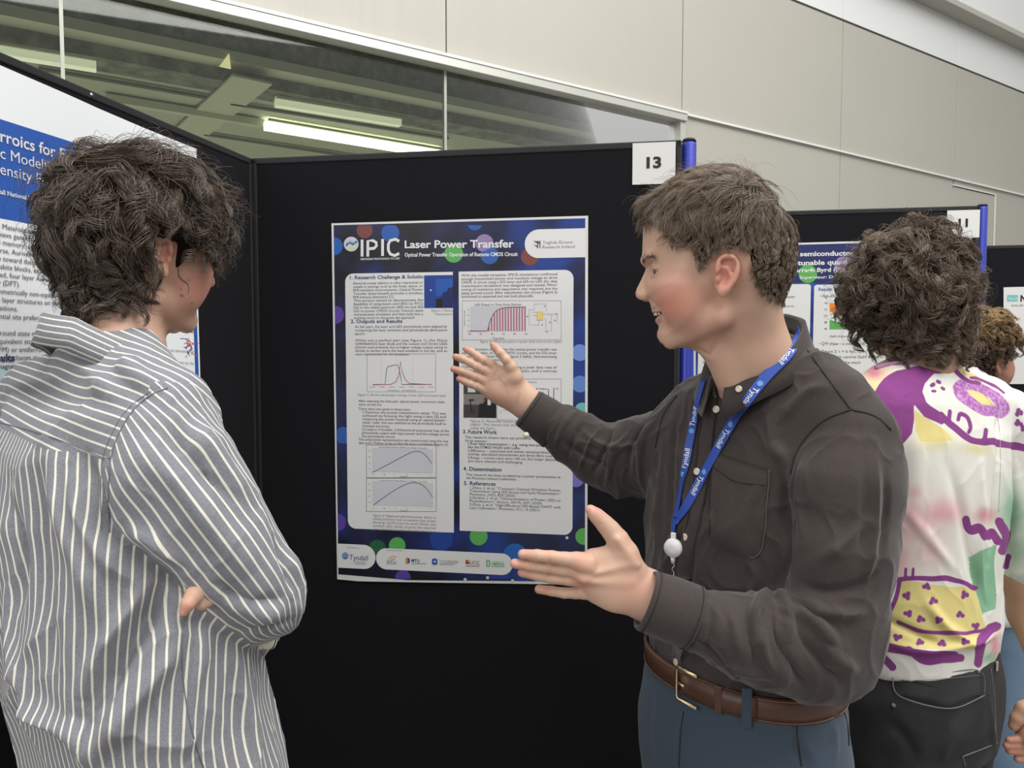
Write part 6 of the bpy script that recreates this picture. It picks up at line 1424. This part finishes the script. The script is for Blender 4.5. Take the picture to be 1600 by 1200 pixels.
def region3(P): d = -polydist2([(.12, .06), (.10, .03), (.06, .0), (.03, -.03), (.02, -.065), (-.03, -.095), (-.12, -.11), (-.16, .05), (-.05, .2), (.1, .19), (.15, .1)], P[:, 1], P[:, 2]); return np.clip(d/.008+.3, 0, 1)
def thick3(P): return np.interp(P[:, 2], [-.10, -.05, 0, .06, .11, .15], [.016, .026, .034, .034, .031, .030])
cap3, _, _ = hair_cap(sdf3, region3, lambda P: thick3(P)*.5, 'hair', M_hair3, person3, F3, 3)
ctr = H3V[H3Q].mean(1); rm = region3(ctr)*(np.abs(ctr[:, 0]) < .078)
def comb3(P):
    c = P-np.array([0, -.02, .14]); c /= np.linalg.norm(c, axis=1)[:, None]+1e-6
    return c*.5+np.array([0, 0, -.45])+np.array([1, 0, 0])*wob(P, 30, 1.0)[:, None]*1.3+np.array([0, 1, .4])*wob(P, 30, 6.0)[:, None]*1.3
len3 = lambda P: np.interp(P[:, 2], [-.08, 0, .12], [.040, .060, .075])
curls(sdf3, F3, H3V, H3Q, rm, 11000, len3, comb3, thick3, .0090, 1.7, 330, .00046, cap3, M_hair3, clump=.88)
curls(sdf3, F3, H3V, H3Q, rm, 1100, len3, comb3, lambda P: thick3(P)*1.22, .011, 2.0, 350, .0003, cap3, M_hair3, clump=.3)
# printed T-shirt
s = SDF(.0050); s.column(kn3, w3, .02, 2.1, .02)
s.cone(at(1450, 590, 1.41), at(1560, 645, 1.50), .045, .055, .05); s.cone(at(1430, 590, 1.41), at(1360, 640, 1.34), .045, .055, .05)
s.chain([(aS, .064), (at(1590, 760, 1.50), .064), (at(1612, 880, 1.50), .060)], .02)
s.chain([(aS2, .06), (aS2+np.array([-.02, .03, -.22]), .062)], .02)
s.build(); V, Q = s.mesh(2); V, Q = subdiv(V, Q); N = vnormals(V, Q); SK3 = Skin(V, Q)
V = fold(V, N, SK3, [(p_, w_*mm, a_*mm*1.5) for p_, w_, a_ in (([(1562, 640), (1556, 740), (1552, 830), (1545, 880)], 8, -8), ([(1528, 700), (1535, 800), (1530, 880), (1545, 960)], 10, 6), ([(1420, 640), (1430, 740), (1425, 850)], 14, 4), ([(1470, 700), (1500, 790), (1520, 880), (1550, 980)], 12, -5), ([(1440, 930), (1480, 980), (1530, 1010)], 9, 6), ([(1380, 1000), (1440, 1015), (1520, 1005), (1560, 990)], 8, 6), ([(1370, 960), (1420, 985), (1470, 1010)], 8, -5), ([(1400, 780), (1450, 840), (1500, 900)], 9, 3), ([(1580, 700), (1590, 780), (1585, 860)], 8, 4))])
N = vnormals(V, Q); V = wrinkle(V, N, 6, .006, 2.7, (1, 1, .35), 2); V = wrinkle(V, N, 22, .0012, 5.5, (1, 1, .5), 3)
sx, sy = proj(V); N = vnormals(V, Q); fc_ = ((V-CAMP)*N).sum(1) < 0
wbx, wby = wob(V, 30, 3.0)*3, wob(V, 30, 9.0)*3; X2, Y2_ = sx+wbx, sy+wby
def P2(poly): return poly_d(np.array(poly, float), X2, Y2_)
def L2(pts, r, n_=5):
    q = spline([np.array([a, b, 0.0]) for a, b in pts], n_); return seg_dist(np.stack([X2, Y2_, 0*X2], 1), q)-r
def E2(cx_, cy_, rx, ry, deg=0): c, s_ = math.cos(math.radians(deg)), math.sin(math.radians(deg)); dx, dy = X2-cx_, Y2_-cy_; return (np.sqrt(((dx*c+dy*s_)/rx)**2+((-dx*s_+dy*c)/ry)**2)-1)*min(rx, ry)
mn = lambda *a: np.min(a, axis=0)
ring3 = np.maximum(E2(1533, 623, 49, 22, 27), -E2(1533, 622, 24, 6.5, 30))
purple = mn(P2([(1367, 613), (1380, 592), (1400, 580), (1427, 572), (1490, 570), (1497, 577), (1460, 584), (1446, 598), (1441, 612), (1447, 628), (1463, 642), (1483, 655), (1470, 664), (1445, 652), (1428, 632), (1428, 655), (1424, 678), (1408, 696), (1385, 680), (1370, 650)]),
            L2([(1470, 650), (1490, 668), (1520, 688), (1550, 690), (1600, 700), (1640, 702)], 5.5), L2([(1482, 655), (1484, 642)], 3), L2([(1538, 685), (1540, 672)], 3.5), L2([(1496, 655), (1500, 647), (1512, 652), (1518, 668), (1515, 675)], 3.2),
            L2([(1488, 576), (1505, 592), (1530, 600)], 3), L2([(1518, 590), (1545, 598), (1568, 612)], 2.4), L2([(1530, 575), (1545, 585)], 2), L2([(1456, 602), (1459, 601)], 3), L2([(1466, 597), (1469, 598)], 3), L2([(1472, 606), (1474, 607)], 2.4), L2([(1458, 611), (1461, 611)], 2.4),
            L2([(1510, 812), (1515, 828), (1530, 825), (1540, 838), (1550, 832), (1558, 845)], 7), L2([(1562, 815), (1572, 835), (1566, 860)], 7), L2([(1575, 870), (1572, 885)], 5), L2([(1572, 920), (1575, 910)], 4),
            L2([(1404, 906), (1440, 904), (1490, 906), (1522, 918)], 4), L2([(1405, 906), (1400, 935), (1385, 962), (1352, 972)], 3.5), L2([(1414, 903), (1415, 888)], 2.4), L2([(1426, 903), (1427, 888)], 2.4),
            L2([(1402, 972), (1440, 986), (1490, 990), (1541, 984)], 3), L2([(1350, 1005), (1390, 1012), (1440, 1022), (1490, 1024)], 7), L2([(1348, 1045), (1352, 1015), (1372, 1020), (1395, 1044)], 6), L2([(1528, 1035), (1534, 1000), (1545, 985), (1556, 978)], 7), L2([(1420, 1015), (1445, 1032), (1500, 1028)], 6), L2([(1340, 1035), (1348, 1010)], 6))
for x_, y_ in ((1448, 917), (1417, 932), (1458, 940), (1508, 930), (1419, 958), (1437, 966), (1466, 968), (1500, 961), (1524, 977), (1370, 990), (1403, 996), (1437, 1002), (1473, 1005), (1508, 1002), (1590, 660), (1598, 668), (1592, 645)):
    for k_ in range(3): a_ = k_*2.1+x_; purple = np.minimum(purple, np.hypot(X2-x_-4*math.cos(a_), Y2_-y_-3*math.sin(a_))-3.6)
yel = mn(P2([(1405, 908), (1522, 920), (1541, 984), (1530, 1016), (1445, 1013), (1352, 1006), (1352, 976), (1385, 962), (1400, 935)]), E2(1533, 622, 24, 6.5, 30), L2([(1495, 578), (1520, 588), (1530, 596)], 3.5), P2([(1427, 640), (1450, 655), (1475, 672), (1490, 690), (1440, 690), (1430, 675)]))
gs = lambda cx_, cy_, rx, ry, a: a*np.exp(-((X2-cx_)/rx)**2-((Y2_-cy_)/ry)**2)
mxx = lambda *a: np.max(a, axis=0)
soft_y = mxx(gs(1370, 605, 40, 34, 1), gs(1460, 690, 30, 14, .9), gs(1525, 702, 26, 9, .9), gs(1385, 640, 20, 30, .8)); soft_p = mxx(gs(1425, 815, 46, 40, .85)*(.75+.35*wob(V, 25, 2.0)), gs(1390, 872, 30, 36, 1.0), gs(1472, 800, 36, 20, .8), gs(1450, 860, 30, 30, .45), gs(1366, 582, 15, 12, 1.2), gs(1540, 806, 18, 12, .9), gs(1405, 900, 30, 14, .5), gs(1555, 1010, 10, 22, 1), gs(1430, 770, 14, 12, .6))
soft_g = mxx(np.where(P2([(1512, 870), (1556, 850), (1556, 950), (1535, 960), (1520, 920)]) < 0, 1.0, 0), gs(1582, 800, 20, 45, 1.0), gs(1590, 860, 22, 30, .7), gs(1545, 1028, 22, 10, .8), gs(1600, 905, 30, 14, .4))
for a_ in (soft_y, soft_p, soft_g): a_ *= fc_
purple = np.where(fc_, np.minimum(purple, np.where(False, 0, purple)), 5); yel = np.where(fc_, yel, 5)
g = NG('printed_jersey'); c = (.70, .68, .63)
c = g.mix(g.math('MULTIPLY', g.attr('soft_y'), .85, clamp=True), c, (.68, .60, .27)); c = g.mix(g.math('MULTIPLY', g.attr('soft_p'), .9, clamp=True), c, (.66, .24, .30)); c = g.mix(g.math('MULTIPLY', g.attr('soft_g'), .85, clamp=True), c, (.12, .36, .19))
c = g.mix(g.maprange(g.attr('yel'), -.6, .6, 1, 0), c, (.66, .56, .22)); c = g.mix(g.maprange(g.attr('ringd'), -.6, .6, 1, 0), c, g.ramp(g.noise(160, 3), [(.42, (.34, .10, .36)), (.62, (.52, .28, .52))])); c = g.mix(g.maprange(g.attr('purple'), -.6, .6, 1, 0), c, (.21, .040, .20))
g.set('Base Color', c); g.set('Roughness', .9); g.bump(g.noise(700, 2), .2, .0008)
tee = mesh_np('t_shirt', V, Q, g.m, person3, True, {'soft_y': soft_y, 'soft_p': soft_p, 'soft_g': soft_g, 'yel': yel, 'purple': purple, 'ringd': np.where(fc_, ring3, 5)}); SK3 = Skin(V, Q)
M_rib = mat('ribbed_neckband', (.42, .20, .36), .9, 0, 300, .2); ctr3 = at(1440, 578, 1.40)
seam([(1368, 577), (1392, 570), (1430, 567), (1470, 569), (1494, 576)], .0048, M_rib, tee, SK3, .001, 'neckband', n=10)
M_thw = mat('pale_thread', (.45, .42, .40), .9); seam([(1530, 606), (1558, 650), (1563, 720), (1560, 800)], .0005, M_thw, tee, SK3, name='sleeve_seam')
# black jeans with flap pockets
g = NG('black_denim'); g.set('Base Color', g.ramp(g.noise(12, 5), [(.4, (.010, .010, .011)), (.75, (.030, .030, .032))])); g.set('Roughness', .85); g.bump(g.noise(600, 3, None, (1, 1, .4)), .4, .001); M_jb = g.m
s = SDF(.006); s.column([(.99, x3, y3, .160, .112), (.92, x3, y3, .168, .118), (.84, x3+.0, y3, .172, .122), (.76, x3, y3, .16, .11)], w3, .02, 2.2, .012); legs(s, hl3, hr3, f3b, 0, .098, .085, .075, .025, .09)
s.build(); V, Q = s.mesh(2); N = vnormals(V, Q); SKJ = Skin(V, Q); V = fold(V, N, SKJ, [(p_, w_*mm, a_*mm) for p_, w_, a_ in (([(1380, 1120), (1420, 1160), (1430, 1199)], 10, -5), ([(1500, 1120), (1480, 1160), (1470, 1199)], 10, 5), ([(1545, 1080), (1550, 1140), (1560, 1199)], 8, 5))])
jb = mesh_np('jeans', V, Q, M_jb, person3); SKJ = Skin(V, Q); M_thg = mat('grey_thread', (.12, .12, .12), .8)
fl_pts = [(1396, 1056), (1460, 1052), (1528, 1046), (1534, 1085), (1480, 1107), (1402, 1086)]
def patch(pts, sk, off, m, par, name, rings=5):
    P, _ = sk.path(pts+[pts[0]], off, 6); c = P.mean(0); vs = []; n = len(P)
    for j in range(rings+1):
        for p_ in P: q = c+(p_-c)*(1-j/rings*.97); l, nn, _, _ = sk.t.find_nearest(Vector(q)); vs.append(np.array(l)+np.array(nn)*(off if j else .0003))
    return MB().add(vs, [(j*n+i, j*n+(i+1) % n, (j+1)*n+(i+1) % n, (j+1)*n+i) for j in range(rings) for i in range(n)]+[tuple(range(rings*n, rings*n+n))]).build(name, m, par, True)
flap = patch(fl_pts, SKJ, .0045, M_jb, jb, 'pocket_flap'); seam([(1396, 1056), (1460, 1052), (1528, 1046), (1534, 1085)], .0009, M_thg, flap, SKJ, .005); seam([(1534, 1085), (1480, 1106), (1402, 1086), (1396, 1056)], .0011, M_thg, flap, SKJ, .005)
seam([(1398, 1064), (1460, 1060), (1526, 1054)], .0006, M_thg, flap, SKJ, .005); seam([(1548, 1045), (1554, 1100), (1556, 1160), (1562, 1199)], .0010, M_thg, jb, SKJ, name='side_seam'); seam([(1504, 1182), (1540, 1168), (1564, 1158)], .0012, M_thg, jb, SKJ, name='cargo_pocket_seam'); seam([(1504, 1182), (1508, 1199)], .0012, M_thg, jb, SKJ, name='cargo_pocket_seam')
l, n = SKJ.hit(1396, 1102, .001)
if l is not None: MB().tube([l, l+n*.002], [.004, .0035], 12).build('rivet', M_thg, jb, True)
l, n = SKJ.hit(1554, 1040, .004)
if l is not None: MB().box(l, .008, .003, .018, nrm(np.cross(UP, n)), n, UP, bev=.001).build('key_clip', M_chrome, jb)
shoes(an3, f3b, person3)

# ---------------------------------------------------------------- bearded man at the right edge
person4 = thing('person', 'bearded person with blond curly hair, white T-shirt and blue jeans at the right edge', 'person')
f4 = nrm(np.array([.93, .36, 0])); O4 = at(1560, 568, 1.97); O4 = O4+np.cross(UP, f4)*.075; F4 = Frame(O4, f4)
b4 = np.array([O4[0]-.01, O4[1], 0])
neck4 = [(np.array([0, -.025, -.03]), np.array([0, -.045, -.16]), .054, .058, .014)]
h4 = head_sdf(.0035, neck4, False); V, Q = h4.mesh(1); bl, dk = head_attrs(V, False)
beard = .75*np.clip(1-np.abs(polydist2([(.11, -.035), (.055, -.045), (.02, -.02), (.012, .0), (-.0, -.05), (.04, -.11), (.11, -.11)], V[:, 1], V[:, 2]).clip(0, None))/.012, 0, 1)
add_part(F4.W(V), Q, bl*.6, np.maximum(dk, beard*(.6+.3*wob(V, 200, 1)))); H4V, H4Q = V, Q
w4 = np.array([-f4[1], f4[0]]); kn4 = [(1.36, b4[0], b4[1], .12, .08), (1.31, b4[0], b4[1], .185, .11), (1.22, b4[0], b4[1], .195, .125), (1.05, b4[0]+.02, b4[1], .18, .125), (.90, b4[0]+.03, b4[1], .18, .13), (.82, b4[0]+.03, b4[1], .185, .13)]
s = SDF(.014); s.column([(a, b, c, d*.8, e*.8) for a, b, c, d, e in kn4], w4, .02); w43 = np.array([w4[0], w4[1], 0]); hl4 = b4+w43*.085+UP*.86+f4*.03; hr4 = b4-w43*.085+UP*.86+f4*.03; an4 = legs(s, hl4, hr4, f4, 0, .07, .05, .04)
for sg in (1, -1): A_ = b4+w43*sg*.17+UP*1.28; s.cone(A_, A_-UP*.28+f4*.02, .042, .038, .02); s.cone(A_-UP*.28+f4*.02, A_-UP*.42+f4*.20, .036, .028, .02); s.cone(A_-UP*.42+f4*.20, A_-UP*.45+f4*.28, .034, .024, .02)
s.build(); V, Q = s.mesh(1); add_part(V, Q); body4 = join_parts('body', M_skin3, person4); eyes_teeth(F4, body4, False)
g = NG('blond_brown_hair'); tt_ = g.n('ShaderNodeSeparateXYZ'); g.l(g.n('ShaderNodeTexCoord').outputs['Object'], tt_.inputs[0]); hz = g.maprange(tt_.outputs['Z'], O4[2]+.03, O4[2]+.12)
g.set('Base Color', g.mix(hz, g.mix(g.attr('tone'), (.030, .019, .012), (.15, .09, .05)), g.mix(g.attr('tone'), (.16, .09, .035), (.62, .42, .20)))); g.set('Roughness', .45); M_hair4 = g.m
sdf4 = head_sdf(.0055, neck4, False, True, .05)
def region4(P): d = -polydist2([(.125, .055), (.10, .05), (.06, .045), (.03, .03), (.016, -.01), (.0, -.03), (-.03, -.05), (-.07, -.07), (-.12, -.08), (-.16, .05), (-.05, .2), (.13, .17)], P[:, 1], P[:, 2]); return np.clip(d/.008+.3, 0, 1)*np.where((np.abs(P[:, 0]) > .066) & (P[:, 1] > -.019) & (P[:, 1] < .013) & (P[:, 2] < .027), 0, 1)
thick4 = lambda P: np.interp(P[:, 2], [-.08, 0, .06, .12], [.008, .012, .022, .030])
cap4, _, _ = hair_cap(sdf4, region4, lambda P: thick4(P)*.5, 'hair', M_hair4, person4, F4, 2)
ctr = H4V[H4Q].mean(1); curls(sdf4, F4, H4V, H4Q, region4(ctr)*(np.abs(ctr[:, 0]) < .078), 4500, lambda P: np.interp(P[:, 2], [-.05, .05, .12], [.015, .035, .05]), comb3, thick4, .006, 1.6, 420, .0006, cap4, M_hair4, steps=9)
M_wtee = mat('white_jersey', (.72, .74, .77), .9, 0, 30, .04, .2, 500)
s = SDF(.009); s.column(kn4, w4, .02, 2.2, .02)
for sg in (1, -1): A_ = b4+w43*sg*.17+UP*1.28; s.cone(A_, A_-UP*.22+f4*.015, .062, .064, .03)
s.build(); V, Q = s.mesh(2); N = vnormals(V, Q); V = wrinkle(V, N, 9, .008, 1.1, (1, 1, .5), 2); mesh_np('t_shirt', V, Q, M_wtee, person4)
g = NG('blue_denim'); g.set('Base Color', g.ramp(g.noise(5, 5), [(.35, (.065, .12, .20)), (.7, (.16, .24, .34))])); g.set('Roughness', .85); g.bump(g.noise(500, 2), .3, .001); M_jbl = g.m
s = SDF(.009); bx4 = b4+f4*.03; s.column([(.90, bx4[0], bx4[1], .165, .12), (.82, bx4[0], bx4[1], .175, .125), (.76, bx4[0], bx4[1], .16, .11)], w4, .02, 2.2, .01); legs(s, hl4, hr4, f4, 0, .10, .085, .075, .025, .09); s.build(); V, Q = s.mesh(2); mesh_np('jeans', V, Q, M_jbl, person4); shoes(an4, f4, person4)
